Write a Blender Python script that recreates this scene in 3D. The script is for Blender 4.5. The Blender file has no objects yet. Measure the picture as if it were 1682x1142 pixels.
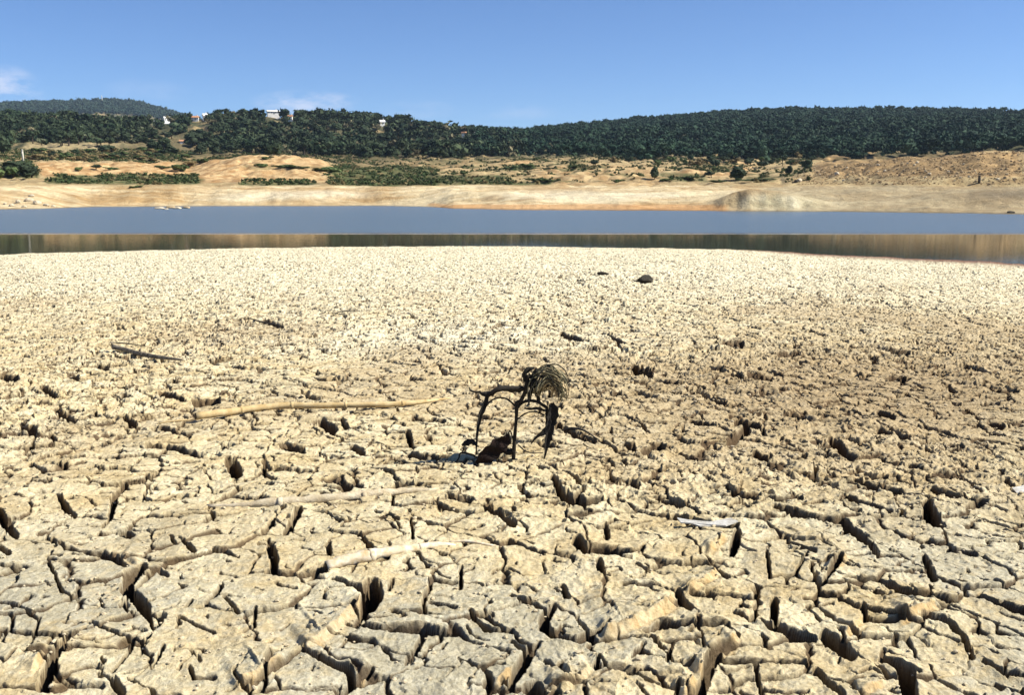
import bpy, math, random
import numpy as np
from mathutils import Vector, Matrix

random.seed(11)
RS = np.random.RandomState(7)
scene = bpy.context.scene
COL = scene.collection

# ------------------------------------------------------------------ camera
F_PX, CX, CY, VH = 35.0 / 36.0 * 1682.0, 841.0, 571.0, 309.0
PITCH = math.atan((CY - VH) / F_PX)
CAMZ = 1.30          # above the mud underfoot
WZ = -1.30           # lake level
cam_d = bpy.data.cameras.new("camera")
cam_d.lens = 35.0
cam_d.sensor_width = 36.0
cam_d.sensor_fit = 'HORIZONTAL'
cam_d.clip_start = 0.05
cam_d.clip_end = 30000
cam = bpy.data.objects.new("camera", cam_d)
COL.objects.link(cam)
cam.location = (0, 0, CAMZ)
cam.rotation_euler = (math.pi / 2 - PITCH, 0, 0)
scene.camera = cam

# ------------------------------------------------------------------ light
SUN_AZ = math.radians(92)      # clockwise from +Y (the view direction)
SUN_EL = math.radians(43)
world = bpy.data.worlds.new("World")
scene.world = world
world.use_nodes = True
wt = world.node_tree
wt.nodes.clear()
w_out = wt.nodes.new("ShaderNodeOutputWorld")
w_bg = wt.nodes.new("ShaderNodeBackground")
w_bg.inputs["Strength"].default_value = 0.062
sky = wt.nodes.new("ShaderNodeTexSky")
sky.sky_type = 'NISHITA'
sky.sun_disc = False
sky.sun_elevation = SUN_EL
sky.sun_rotation = SUN_AZ
sky.altitude = 1200
sky.air_density = 0.8
sky.dust_density = 0.15
sky.ozone_density = 3.5
wt.links.new(w_bg.outputs[0], w_out.inputs["Surface"])

sun_d = bpy.data.lights.new("sun", 'SUN')
sun_d.energy = 4.6
sun_d.angle = math.radians(0.53)
sun_d.color = (1.0, 0.955, 0.84)
sun = bpy.data.objects.new("sun", sun_d)
COL.objects.link(sun)
sdir = Vector((math.sin(SUN_AZ) * math.cos(SUN_EL), math.cos(SUN_AZ) * math.cos(SUN_EL), math.sin(SUN_EL)))
sun.rotation_euler = (-sdir).to_track_quat('-Z', 'Y').to_euler()
sun.location = sdir * 50

scene.view_settings.view_transform = 'Standard'
scene.view_settings.look = 'None'
scene.view_settings.exposure = 1.06
scene.view_settings.gamma = 1.0
scene.render.engine = 'CYCLES'
scene.cycles.max_bounces = 6
scene.cycles.volume_bounces = 0

# ------------------------------------------------------------------ projection helpers
cP, sP = math.cos(PITCH), math.sin(PITCH)


def ray(u, v):
    """direction through photo pixel (u, v); arrays allowed"""
    u = np.asarray(u, float); v = np.asarray(v, float)
    a = u - CX; b = CY - v
    return a, F_PX * cP + b * sP, -F_PX * sP + b * cP


def px_at_az(az, v=300.0):
    t = np.tan(np.clip(az, -1.4, 1.4))
    return CX + t * (F_PX * cP + (CY - v) * sP)


def az_of(u, v=300.0):
    x, y, z = ray(u, v)
    return np.arctan2(x, y)


def project(x, y, z):
    dz = z - CAMZ
    f = y * cP - dz * sP
    up = y * sP + dz * cP
    f = np.maximum(f, 0.05)
    return CX + F_PX * x / f, CY - F_PX * up / f


def plane_hit(u, v, z):
    x, y, zz = ray(u, v)
    k = (z - CAMZ) / zz
    return x * k, y * k


# near waterline (photo px)
NS = np.array([(-300, 425), (0, 418), (180, 413), (430, 407.5), (620, 405), (830, 404.5), (1000, 407), (1200, 409.5),
               (1300, 415), (1500, 425), (1682, 434), (2000, 446)], float)
_x, _y = plane_hit(NS[:, 0], NS[:, 1], WZ)
NS_AZ, NS_R = np.arctan2(_x, _y), np.hypot(_x, _y)
# far waterline
FS = np.array([(-300, 345), (0, 344), (70, 342.8), (150, 340), (330, 338.5), (640, 338.2), (700, 339.5), (745, 342.5), (830, 344.5), (950, 345.5),
               (1200, 346.5), (1400, 348), (1540, 350), (1682, 352), (2000, 356)], float)
_x, _y = plane_hit(FS[:, 0], FS[:, 1], WZ)
FS_AZ, FS_R = np.arctan2(_x, _y), np.hypot(_x, _y)


def near_shore(az):
    return np.interp(az, NS_AZ, NS_R)


def far_shore(az):
    return np.interp(az, FS_AZ, FS_R)


# ------------------------------------------------------------------ noise
_perm = RS.permutation(256)
_perm = np.concatenate([_perm, _perm, _perm]).astype(np.int32)
_ang = RS.uniform(0, 2 * np.pi, 256)
_gx, _gy = np.cos(_ang).astype(np.float32), np.sin(_ang).astype(np.float32)
_rnd = [RS.uniform(0, 1, 256).astype(np.float32) for _ in range(6)]


def _h(ix, iy):
    return _perm[(_perm[ix & 255] + (iy & 255)) & 511]


def noise(x, y):
    """gradient noise about -0.7..0.7"""
    x0 = np.floor(x); y0 = np.floor(y)
    fx = (x - x0).astype(np.float32); fy = (y - y0).astype(np.float32)
    ix = x0.astype(np.int32); iy = y0.astype(np.int32)
    sx = fx * fx * fx * (fx * (fx * 6 - 15) + 10); sy = fy * fy * fy * (fy * (fy * 6 - 15) + 10)

    def g(dx, dy):
        h = _h(ix + dx, iy + dy) & 255
        return _gx[h] * (fx - dx) + _gy[h] * (fy - dy)
    a = g(0, 0) * (1 - sx) + g(1, 0) * sx
    b = g(0, 1) * (1 - sx) + g(1, 1) * sx
    return a * (1 - sy) + b * sy


def fbm(x, y, o=4, gain=0.5):
    s = 0; a = 1.0
    for i in range(o):
        s = s + a * noise(x + 17.3 * i, y - 9.1 * i)
        x = x * 2.03; y = y * 2.03; a *= gain
    return s


def voronoi(x, y, jit=0.9):
    """F1, F2, random per cell (3 channels), random per edge, offset to the site"""
    x0 = np.floor(x).astype(np.int32); y0 = np.floor(y).astype(np.int32)
    f1 = np.full(x.shape, 9.0, np.float32); f2 = f1.copy()
    h1 = np.zeros(x.shape, np.int32); h2 = h1.copy()
    ox = np.zeros(x.shape, np.float32); oy = ox.copy()
    for dx in (-1, 0, 1):
        for dy in (-1, 0, 1):
            h = _h(x0 + dx, y0 + dy) & 255
            hh = _h(x0 + dx + 37, y0 + dy + 91) & 255
            px = (x0 + dx + 0.5 + (_rnd[0][h] - .5) * jit - x).astype(np.float32)
            py = (y0 + dy + 0.5 + (_rnd[1][hh] - .5) * jit - y).astype(np.float32)
            d = np.sqrt(px * px + py * py)
            c1 = d < f1
            c2 = (~c1) & (d < f2)
            f2 = np.where(c1, f1, np.where(c2, d, f2))
            h2 = np.where(c1, h1, np.where(c2, h, h2))
            f1 = np.where(c1, d, f1); h1 = np.where(c1, h, h1)
            ox = np.where(c1, px, ox); oy = np.where(c1, py, oy)
    e = _rnd[5][(h1 * 7 + h2 * 7 + (h1 * h2)) & 255]
    return f1, f2, h1, e, ox, oy


def sstep(a, b, x):
    t = np.clip((x - a) / (b - a), 0, 1)
    return t * t * (3 - 2 * t)


# ------------------------------------------------------------------ mesh + object helpers
def mesh_np(name, verts, quads, mat, smooth=True, colors=None, tris=None):
    me = bpy.data.meshes.new(name)
    verts = np.asarray(verts, np.float32)
    me.vertices.add(len(verts))
    me.vertices.foreach_set("co", verts.ravel())
    k = 4 if tris is None else 3
    faces = np.asarray(quads if tris is None else tris, np.int32)
    me.loops.add(faces.size)
    me.loops.foreach_set("vertex_index", faces.ravel())
    me.polygons.add(len(faces))
    me.polygons.foreach_set("loop_start", np.arange(0, faces.size, k, dtype=np.int32))
    me.polygons.foreach_set("loop_total", np.full(len(faces), k, np.int32))
    me.polygons.foreach_set("use_smooth", np.full(len(faces), smooth, bool))
    me.update(calc_edges=True)
    if colors is not None:
        for nm, c in colors.items():
            a = me.attributes.new(nm, 'FLOAT_COLOR', 'POINT')
            c4 = np.ones((len(verts), 4), np.float32)
            c4[:, :c.shape[1]] = c
            a.data.foreach_set("color", c4.ravel())
    me.materials.append(mat)
    return me


def link(name, me, parent=None, loc=None):
    o = bpy.data.objects.new(name, me)
    COL.objects.link(o)
    if loc is not None:
        o.location = loc
    if parent is not None:
        o.parent = parent
    return o


def empty(name, loc=(0, 0, 0)):
    o = bpy.data.objects.new(name, None)
    COL.objects.link(o)
    o.location = loc
    o.empty_display_size = 0.2
    return o


def tag(o, label=None, cat=None, group=None, kind=None):
    if label: o["label"] = label
    if cat: o["category"] = cat
    if group: o["group"] = group
    if kind: o["kind"] = kind
    return o


def copy_tree(o, parent=None):
    c = o.copy()
    COL.objects.link(c)
    if parent is not None:
        c.parent = parent
    for ch in list(o.children):
        copy_tree(ch, c)
    return c


def grid_quads(nr, nc):
    i = np.arange(nr - 1)[:, None] * nc + np.arange(nc - 1)[None, :]
    return np.stack([i, i + 1, i + nc + 1, i + nc], -1).reshape(-1, 4)


class MB:
    """collects plain shapes into one mesh"""
    def __init__(s):
        s.v = []; s.f = []

    def add(s, vs, fs):
        n = len(s.v)
        s.v += [tuple(p) for p in vs]
        s.f += [tuple(i + n for i in f) for f in fs]

    def box(s, c, d, rz=0.0):
        x, y, z = [k / 2 for k in d]
        R = Matrix.Rotation(rz, 3, 'Z')
        vs = [Vector(c) + R @ Vector((a * x, b * y, e * z)) for e in (-1, 1) for b in (-1, 1) for a in (-1, 1)]
        s.add(vs, [(0, 2, 3, 1), (4, 5, 7, 6), (0, 1, 5, 4), (2, 6, 7, 3), (0, 4, 6, 2), (1, 3, 7, 5)])

    def tube(s, pts, rad, seg=8, flat=1.0, cap=True, wob=0.0):
        pts = [Vector(p) for p in pts]
        if not hasattr(rad, '__len__'):
            rad = [rad] * len(pts)
        rings = []
        up0 = Vector((0.13, 0.31, 0.94))
        n0 = None
        for i, p in enumerate(pts):
            t = (pts[min(i + 1, len(pts) - 1)] - pts[max(i - 1, 0)]).normalized()
            if n0 is None:
                n0 = t.cross(up0)
                if n0.length < 1e-3: n0 = t.cross(Vector((1, 0, 0)))
            n0 = (n0 - t * n0.dot(t)).normalized()
            b = t.cross(n0)
            rings.append([p + (n0 * math.cos(2 * math.pi * k / seg) + b * math.sin(2 * math.pi * k / seg) * flat) *
                          rad[i] * (1 + random.uniform(-wob, wob)) for k in range(seg)])
        vs = [q for r in rings for q in r]
        fs = []
        for i in range(len(pts) - 1):
            for k in range(seg):
                a = i * seg + k; b = i * seg + (k + 1) % seg
                fs.append((a, b, b + seg, a + seg))
        if cap:
            fs.append(tuple(range(seg))[::-1])
            fs.append(tuple(range((len(pts) - 1) * seg, len(pts) * seg)))
        s.add(vs, fs)

    def mesh(s, name, mat, smooth=True):
        me = bpy.data.meshes.new(name)
        me.from_pydata(s.v, [], s.f)
        if smooth:
            me.polygons.foreach_set("use_smooth", [True] * len(me.polygons))
        me.materials.append(mat)
        me.update()
        return me


def smooth_path(pts, n=6):
    """Catmull-Rom through points"""
    P = [Vector(p) for p in pts]
    P = [P[0] * 2 - P[1]] + P + [P[-1] * 2 - P[-2]]
    out = []
    for i in range(1, len(P) - 2):
        for k in range(n):
            t = k / n
            a, b, c, d = P[i - 1], P[i], P[i + 1], P[i + 2]
            out.append(0.5 * ((2 * b) + (c - a) * t + (2 * a - 5 * b + 4 * c - d) * t * t + (3 * b - a - 3 * c + d) * t ** 3))
    out.append(P[-2])
    return out


# ------------------------------------------------------------------ materials
def newmat(name):
    m = bpy.data.materials.new(name)
    m.use_nodes = True
    nt = m.node_tree
    bs = nt.nodes["Principled BSDF"]
    return m, nt, bs


def N(nt, typ, **kw):
    n = nt.nodes.new(typ)
    for k, v in kw.items():
        if k in n.inputs:
            n.inputs[k].default_value = v
        else:
            setattr(n, k, v)
    return n


def simple_mat(name, c1, c2, scale=8.0, rough=0.85, bump=0.0, bscale=None, spec=0.2, coord='Object', detail=5, bdist=0.01):
    m, nt, bs = newmat(name)
    tc = N(nt, "ShaderNodeTexCoord")
    nz = N(nt, "ShaderNodeTexNoise", Scale=scale, Detail=detail, Roughness=0.62)
    cr = N(nt, "ShaderNodeValToRGB")
    cr.color_ramp.elements[0].position = 0.32; cr.color_ramp.elements[1].position = 0.68
    cr.color_ramp.elements[0].color = (*c1, 1); cr.color_ramp.elements[1].color = (*c2, 1)
    nt.links.new(tc.outputs[coord], nz.inputs["Vector"])
    nt.links.new(nz.outputs["Fac"], cr.inputs["Fac"])
    nt.links.new(cr.outputs["Color"], bs.inputs["Base Color"])
    bs.inputs["Roughness"].default_value = rough
    bs.inputs["Specular IOR Level"].default_value = spec
    if bump:
        n2 = N(nt, "ShaderNodeTexNoise", Scale=bscale or scale * 4, Detail=6.0, Roughness=0.7)
        bp = N(nt, "ShaderNodeBump", Strength=bump, Distance=bdist)
        nt.links.new(tc.outputs[coord], n2.inputs["Vector"])
        nt.links.new(n2.outputs["Fac"], bp.inputs["Height"])
        nt.links.new(bp.outputs["Normal"], bs.inputs["Normal"])
    return m


def attr_mat(name, attr, layers, bumps, rough=0.92, spec=0.12):
    """colour from a vertex attribute, multiplied by noise layers (scale, lo, hi); bumps (scale, distance)"""
    m, nt, bs = newmat(name)
    tc = N(nt, "ShaderNodeTexCoord")
    at = N(nt, "ShaderNodeAttribute", attribute_name=attr)
    col = at.outputs["Color"]
    for sc, lo, hi, tint in layers:
        nz = N(nt, "ShaderNodeTexNoise", Scale=sc, Detail=6.0, Roughness=0.65)
        nt.links.new(tc.outputs["Object"], nz.inputs["Vector"])
        cr = N(nt, "ShaderNodeValToRGB")
        cr.color_ramp.elements[0].position = 0.33; cr.color_ramp.elements[1].position = 0.67
        cr.color_ramp.elements[0].color = (lo * tint[0], lo * tint[1], lo * tint[2], 1)
        cr.color_ramp.elements[1].color = (hi, hi, hi, 1)
        nt.links.new(nz.outputs["Fac"], cr.inputs["Fac"])
        mx = N(nt, "ShaderNodeMix", data_type='RGBA', blend_type='MULTIPLY')
        mx.inputs["Factor"].default_value = 1.0
        nt.links.new(col, mx.inputs["A"]); nt.links.new(cr.outputs["Color"], mx.inputs["B"])
        col = mx.outputs["Result"]
    nt.links.new(col, bs.inputs["Base Color"])
    bs.inputs["Roughness"].default_value = rough
    bs.inputs["Specular IOR Level"].default_value = spec
    prev = None
    for sc, dist in bumps:
        n2 = N(nt, "ShaderNodeTexNoise", Scale=sc, Detail=6.0, Roughness=0.7)
        nt.links.new(tc.outputs["Object"], n2.inputs["Vector"])
        bp = N(nt, "ShaderNodeBump", Strength=1.0, Distance=dist)
        nt.links.new(n2.outputs["Fac"], bp.inputs["Height"])
        if prev is not None:
            nt.links.new(prev.outputs["Normal"], bp.inputs["Normal"])
        prev = bp
    if prev is not None:
        nt.links.new(prev.outputs["Normal"], bs.inputs["Normal"])
    return m


M_MUD = attr_mat("cracked_mud", "tint", [(9.0, 0.80, 1.08, (1, .97, .9)), (70.0, 0.76, 1.12, (1, .95, .86))],
                 [(50.0, 0.0065), (200.0, 0.0016)])
M_LAND = attr_mat("far_land", "tint", [(0.9, 0.78, 1.1, (1, .95, .9)), (0.12, 0.85, 1.08, (1, 1, 1))],
                  [(0.8, 0.35), (4.0, 0.12)])

# water
M_WATER, nt, bs = newmat("lake_water")
bs.inputs["IOR"].default_value = 1.33
bs.inputs["Roughness"].default_value = 0.03
tc = N(nt, "ShaderNodeTexCoord")
sep = N(nt, "ShaderNodeSeparateXYZ")
nt.links.new(tc.outputs["Object"], sep.inputs[0])
mp = N(nt, "ShaderNodeMapping")
mp.inputs["Scale"].default_value = (0.55, 1.6, 1)
nt.links.new(tc.outputs["Object"], mp.inputs["Vector"])
nA = N(nt, "ShaderNodeTexNoise", Scale=2.2, Detail=6.0, Roughness=0.65)
nt.links.new(mp.outputs[0], nA.inputs["Vector"])
mr = N(nt, "ShaderNodeMapRange")          # calm lee water near the mud, breeze ripples farther out
mr.inputs["From Min"].default_value = 56.8
mr.inputs["From Max"].default_value = 60.5
mr.inputs["To Min"].default_value = 0.010
mr.inputs["To Max"].default_value = 0.85
nt.links.new(sep.outputs["Y"], mr.inputs["Value"])
bp = N(nt, "ShaderNodeBump", Distance=0.25)
nt.links.new(mr.outputs[0], bp.inputs["Strength"])
nt.links.new(nA.outputs["Fac"], bp.inputs["Height"])
nt.links.new(bp.outputs["Normal"], bs.inputs["Normal"])
mr2 = N(nt, "ShaderNodeMapRange")
mr2.inputs["From Min"].default_value = 56.8
mr2.inputs["From Max"].default_value = 60.5
mr2.inputs["To Min"].default_value = 0.035
wc = N(nt, "ShaderNodeMix", data_type='RGBA')      # silty water; dark reflection tone painted near shore, sky tone beyond
wc.inputs["A"].default_value = (0.045, 0.040, 0.020, 1); wc.inputs["B"].default_value = (0.10, 0.135, 0.165, 1)
mr3 = N(nt, "ShaderNodeMapRange")
mr3.inputs["From Min"].default_value = 56.4; mr3.inputs["From Max"].default_value = 60.5
nt.links.new(sep.outputs["Y"], mr3.inputs["Value"])
nt.links.new(mr3.outputs[0], wc.inputs["Factor"]); nt.links.new(wc.outputs["Result"], bs.inputs["Base Color"])
mr2.inputs["To Max"].default_value = 0.27
nt.links.new(sep.outputs["Y"], mr2.inputs["Value"])
nt.links.new(mr2.outputs[0], bs.inputs["Roughness"])


def foliage_mat(name, c1, c2, scale=0.35):
    m = simple_mat(name, c1, c2, scale=scale, rough=0.75, spec=0.15, detail=3)
    nt = m.node_tree
    bs = nt.nodes["Principled BSDF"]
    oi = N(nt, "ShaderNodeObjectInfo")
    hs = N(nt, "ShaderNodeHueSaturation")
    mr = N(nt, "ShaderNodeMapRange")
    mr.inputs["To Min"].default_value = 0.75; mr.inputs["To Max"].default_value = 1.3
    nt.links.new(oi.outputs["Random"], mr.inputs["Value"])
    nt.links.new(mr.outputs[0], hs.inputs["Value"])
    src = bs.inputs["Base Color"].links[0].from_socket
    nt.links.new(src, hs.inputs["Color"])
    nt.links.new(hs.outputs[0], bs.inputs["Base Color"])
    return m


M_OAK = foliage_mat("holm_oak_leaves", (0.012, 0.023, 0.012), (0.044, 0.060, 0.028), 1.2)
M_OLIVE = foliage_mat("olive_leaves", (0.055, 0.068, 0.040), (0.12, 0.13, 0.075), 1.2)
M_SHRUB = foliage_mat("shrub_leaves", (0.035, 0.062, 0.020), (0.085, 0.11, 0.038), 1.4)
M_DRYBUSH = foliage_mat("dry_bush_leaves", (0.11, 0.085, 0.04), (0.21, 0.16, 0.07), 1.4)
M_BARK = simple_mat("bark", (0.05, 0.038, 0.028), (0.12, 0.09, 0.065), scale=3)
M_PLASTER = simple_mat("white_plaster", (0.72, 0.70, 0.66), (0.82, 0.81, 0.78), scale=0.6)
M_TILE = simple_mat("terracotta_roof_tiles", (0.36, 0.17, 0.09), (0.50, 0.27, 0.16), scale=1.5)
M_WHITEROOF = simple_mat("pale_roof", (0.60, 0.57, 0.52), (0.72, 0.70, 0.66), scale=1.0)
M_GLASS = simple_mat("window_glass", (0.02, 0.025, 0.03), (0.04, 0.045, 0.05), scale=1, rough=0.1, spec=0.5)
M_WOODP = simple_mat("painted_wood", (0.08, 0.10, 0.09), (0.14, 0.15, 0.13), scale=3)
M_ROCK = simple_mat("pale_rock", (0.36, 0.29, 0.19), (0.56, 0.49, 0.37), scale=2.0, bump=0.6, bdist=0.05)
M_ROCKT = simple_mat("tan_rock", (0.24, 0.17, 0.10), (0.45, 0.34, 0.20), scale=2.0, bump=0.6, bdist=0.05)
M_DARKROCK = simple_mat("dark_stone", (0.025, 0.022, 0.018), (0.07, 0.06, 0.045), scale=30, bump=0.8, bdist=0.01)
M_REED = simple_mat("dry_reed", (0.36, 0.25, 0.11), (0.55, 0.43, 0.24), scale=16, bump=0.5, bscale=90, bdist=0.002)
M_REEDW = simple_mat("bleached_reed", (0.40, 0.29, 0.15), (0.70, 0.64, 0.52), scale=22, bump=0.5, bscale=90, bdist=0.002)
M_REEDM = simple_mat("mud_coated_reed", (0.38, 0.30, 0.185), (0.58, 0.50, 0.36), scale=26, bump=0.9, bscale=70, bdist=0.006)
M_REEDEND = simple_mat("hollow_reed_end", (0.05, 0.035, 0.02), (0.10, 0.07, 0.04), scale=60)
M_TWIG = simple_mat("dark_twig", (0.03, 0.025, 0.019), (0.10, 0.083, 0.062), scale=40, bump=0.5, bscale=150, bdist=0.003)
M_STEM = simple_mat("dead_stem", (0.012, 0.010, 0.008), (0.035, 0.028, 0.02), scale=60, bump=0.5, bscale=200, bdist=0.002)
M_LEAF = simple_mat("dead_leaf", (0.008, 0.009, 0.009), (0.026, 0.022, 0.018), scale=30, bump=0.6, bscale=120, bdist=0.003)
M_LEAFR = simple_mat("reddish_dead_leaf", (0.008, 0.005, 0.004), (0.022, 0.010, 0.007), scale=30, bump=0.6, bscale=120, bdist=0.003)
M_TUFT = simple_mat("withered_fibres", (0.085, 0.085, 0.055), (0.24, 0.20, 0.11), scale=35)
M_TUFTT = simple_mat("tan_fibres", (0.34, 0.24, 0.12), (0.50, 0.40, 0.24), scale=35)
M_POST = simple_mat("weathered_post", (0.38, 0.36, 0.30), (0.55, 0.52, 0.45), scale=2)

# sky clouds (part of the sky dome: far thin cumulus low over the hills)
wtc = wt.nodes.new("ShaderNodeTexCoord")
acc = None
for (u, v, su, sv, amp) in [(12, 152, 42, 34, 1.3), (505, 168, 75, 17, 1.0), (690, 180, 60, 14, 0.25), (850, 183, 60, 12, 0.25), (240, 150, 60, 18, 0.15)]:
    x, y, z = [float(k) for k in ray(u, v)]
    az0, el0 = math.atan2(x, y), math.atan2(z, math.hypot(x, y))
    dv = Vector((math.sin(az0) * math.cos(el0), math.cos(az0) * math.cos(el0), math.sin(el0)))
    rv = Vector((math.cos(az0), -math.sin(az0), 0)); uv = rv.cross(dv)
    parts = []
    for vec, s in ((rv, su / F_PX), (uv, sv / F_PX), (dv, 1.0)):
        d = wt.nodes.new("ShaderNodeVectorMath"); d.operation = 'DOT_PRODUCT'
        d.inputs[1].default_value = vec / s
        wt.links.new(wtc.outputs["Generated"], d.inputs[0])
        if vec is dv:
            front = d
            break
        q = wt.nodes.new("ShaderNodeMath"); q.operation = 'MULTIPLY'
        wt.links.new(d.outputs["Value"], q.inputs[0]); wt.links.new(d.outputs["Value"], q.inputs[1])
        parts.append(q)
    ad = wt.nodes.new("ShaderNodeMath"); ad.operation = 'ADD'
    wt.links.new(parts[0].outputs[0], ad.inputs[0]); wt.links.new(parts[1].outputs[0], ad.inputs[1])
    mrn = wt.nodes.new("ShaderNodeMapRange"); mrn.interpolation_type = 'SMOOTHSTEP'
    mrn.inputs["From Min"].default_value = 0.0; mrn.inputs["From Max"].default_value = 1.6
    mrn.inputs["To Min"].default_value = amp; mrn.inputs["To Max"].default_value = 0.0
    wt.links.new(ad.outputs[0], mrn.inputs["Value"])
    fw = wt.nodes.new("ShaderNodeMath"); fw.operation = 'GREATER_THAN'; fw.inputs[1].default_value = 0.0
    wt.links.new(front.outputs["Value"], fw.inputs[0])
    ml = wt.nodes.new("ShaderNodeMath"); ml.operation = 'MULTIPLY'
    wt.links.new(mrn.outputs[0], ml.inputs[0]); wt.links.new(fw.outputs[0], ml.inputs[1])
    if acc is None:
        acc = ml
    else:
        a2 = wt.nodes.new("ShaderNodeMath"); a2.operation = 'ADD'
        wt.links.new(acc.outputs[0], a2.inputs[0]); wt.links.new(ml.outputs[0], a2.inputs[1])
        acc = a2
cn = wt.nodes.new("ShaderNodeTexNoise")
cn.inputs["Scale"].default_value = 26; cn.inputs["Detail"].default_value = 7; cn.inputs["Roughness"].default_value = 0.6
cmp_ = wt.nodes.new("ShaderNodeMapping"); cmp_.inputs["Scale"].default_value = (1, 1, 2.6)
wt.links.new(wtc.outputs["Generated"], cmp_.inputs["Vector"]); wt.links.new(cmp_.outputs[0], cn.inputs["Vector"])
cmr = wt.nodes.new("ShaderNodeMapRange")
cmr.inputs["From Min"].default_value = 0.38; cmr.inputs["From Max"].default_value = 0.60
wt.links.new(cn.outputs["Fac"], cmr.inputs["Value"])
cml = wt.nodes.new("ShaderNodeMath"); cml.operation = 'MULTIPLY'; cml.use_clamp = True
wt.links.new(acc.outputs[0], cml.inputs[0]); wt.links.new(cmr.outputs[0], cml.inputs[1])
cs = wt.nodes.new("ShaderNodeMath"); cs.operation = 'MULTIPLY'; cs.inputs[1].default_value = 0.5
wt.links.new(cml.outputs[0], cs.inputs[0])
cmix = wt.nodes.new("ShaderNodeMix"); cmix.data_type = 'RGBA'
cmix.inputs["B"].default_value = (7.6, 7.6, 8.6, 1)
wt.links.new(cs.outputs[0], cmix.inputs["Factor"])
tintn = wt.nodes.new("ShaderNodeMix"); tintn.data_type = 'RGBA'; tintn.blend_type = 'MULTIPLY'
tintn.inputs["Factor"].default_value = 1.0
tintn.inputs["B"].default_value = (0.68, 0.84, 1.06, 1)
wt.links.new(sky.outputs[0], tintn.inputs["A"])
wt.links.new(tintn.outputs["Result"], cmix.inputs["A"])
wt.links.new(cmix.outputs["Result"], w_bg.inputs["Color"])

# ------------------------------------------------------------------ terrain heights
# ground silhouettes in the photograph at stated distances (m): (px, v)
STN = [
    # bench top behind the far beach
    (lambda fs, px: 0.5 * fs + 98, [(-200, 300), (0, 303), (100, 307), (200, 305), (310, 304), (540, 304), (740, 306), (900, 309), (1000, 311),
                          (1150, 310), (1200, 309), (1320, 306), (1500, 306), (1682, 305), (1900, 304)]),
    (lambda fs, px: 208 - 50 * sstep(1060, 1600, px), [(-200, 296), (0, 296), (60, 294), (100, 298), (300, 300), (345, 296), (430, 290), (520, 296), (560, 301), (850, 303),
                          (1000, 301), (1050, 297), (1150, 300), (1250, 300), (1320, 300), (1400, 298), (1500, 296), (1682, 296), (1900, 294)]),
    (lambda fs, px: 262 - 80 * sstep(1060, 1600, px), [(-200, 270), (0, 270), (60, 267), (150, 268), (240, 270), (310, 278), (345, 268), (390, 257), (430, 254), (480, 256), (530, 265),
                               (565, 282), (650, 288), (760, 286), (860, 281), (930, 276), (1000, 272), (1060, 276), (1150, 284), (1250, 284),
                               (1310, 279), (1360, 268), (1450, 263), (1560, 254), (1620, 250), (1682, 250), (1900, 247)]),
    (lambda fs, px: 0 * fs + 350, [(-200, 258), (0, 256), (100, 256), (250, 262), (330, 264), (560, 268), (700, 268), (850, 264), (950, 262),
                               (1050, 266), (1150, 269), (1320, 270), (1450, 268), (1682, 258), (1900, 252)]),
    (lambda fs, px: 0 * fs + 460, [(-200, 236), (0, 238), (150, 238), (250, 243), (350, 248), (500, 252), (700, 256), (850, 258), (1000, 257),
                               (1200, 254), (1400, 248), (1682, 238), (1900, 230)]),
    (lambda fs, px: 0 * fs + 660, [(-200, 196), (0, 199), (100, 201), (200, 206), (250, 209), (330, 200), (450, 194), (560, 196), (650, 205), (740, 219),
                               (850, 226), (950, 226), (1000, 224), (1150, 215), (1300, 210), (1500, 208), (1682, 206), (1900, 200)]),
    (lambda fs, px: 0 * fs + 1000, [(-200, 216), (0, 218), (300, 222), (600, 224), (740, 225), (850, 224), (920, 215), (1000, 208), (1150, 194), (1250, 188),
                                (1400, 188), (1500, 188), (1600, 191), (1682, 195), (1900, 200)]),
    (lambda fs, px: 0 * fs + 1500, [(-200, 230), (0, 232), (400, 240), (850, 238), (1200, 215), (1682, 215), (1900, 215)]),
    (lambda fs, px: 0 * fs + 2700, [(-200, 180), (0, 177), (60, 175), (120, 174), (170, 170.5), (200, 171), (240, 176), (285, 188), (340, 206), (420, 226), (800, 246),
                                (1000, 250), (1900, 250)]),
    (lambda fs, px: 0 * fs + 4500, [(-200, 290), (1900, 290)]),
]


def cone_el(u, v):
    x, y, z = ray(u, v)
    return z / np.hypot(x, y)


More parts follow.
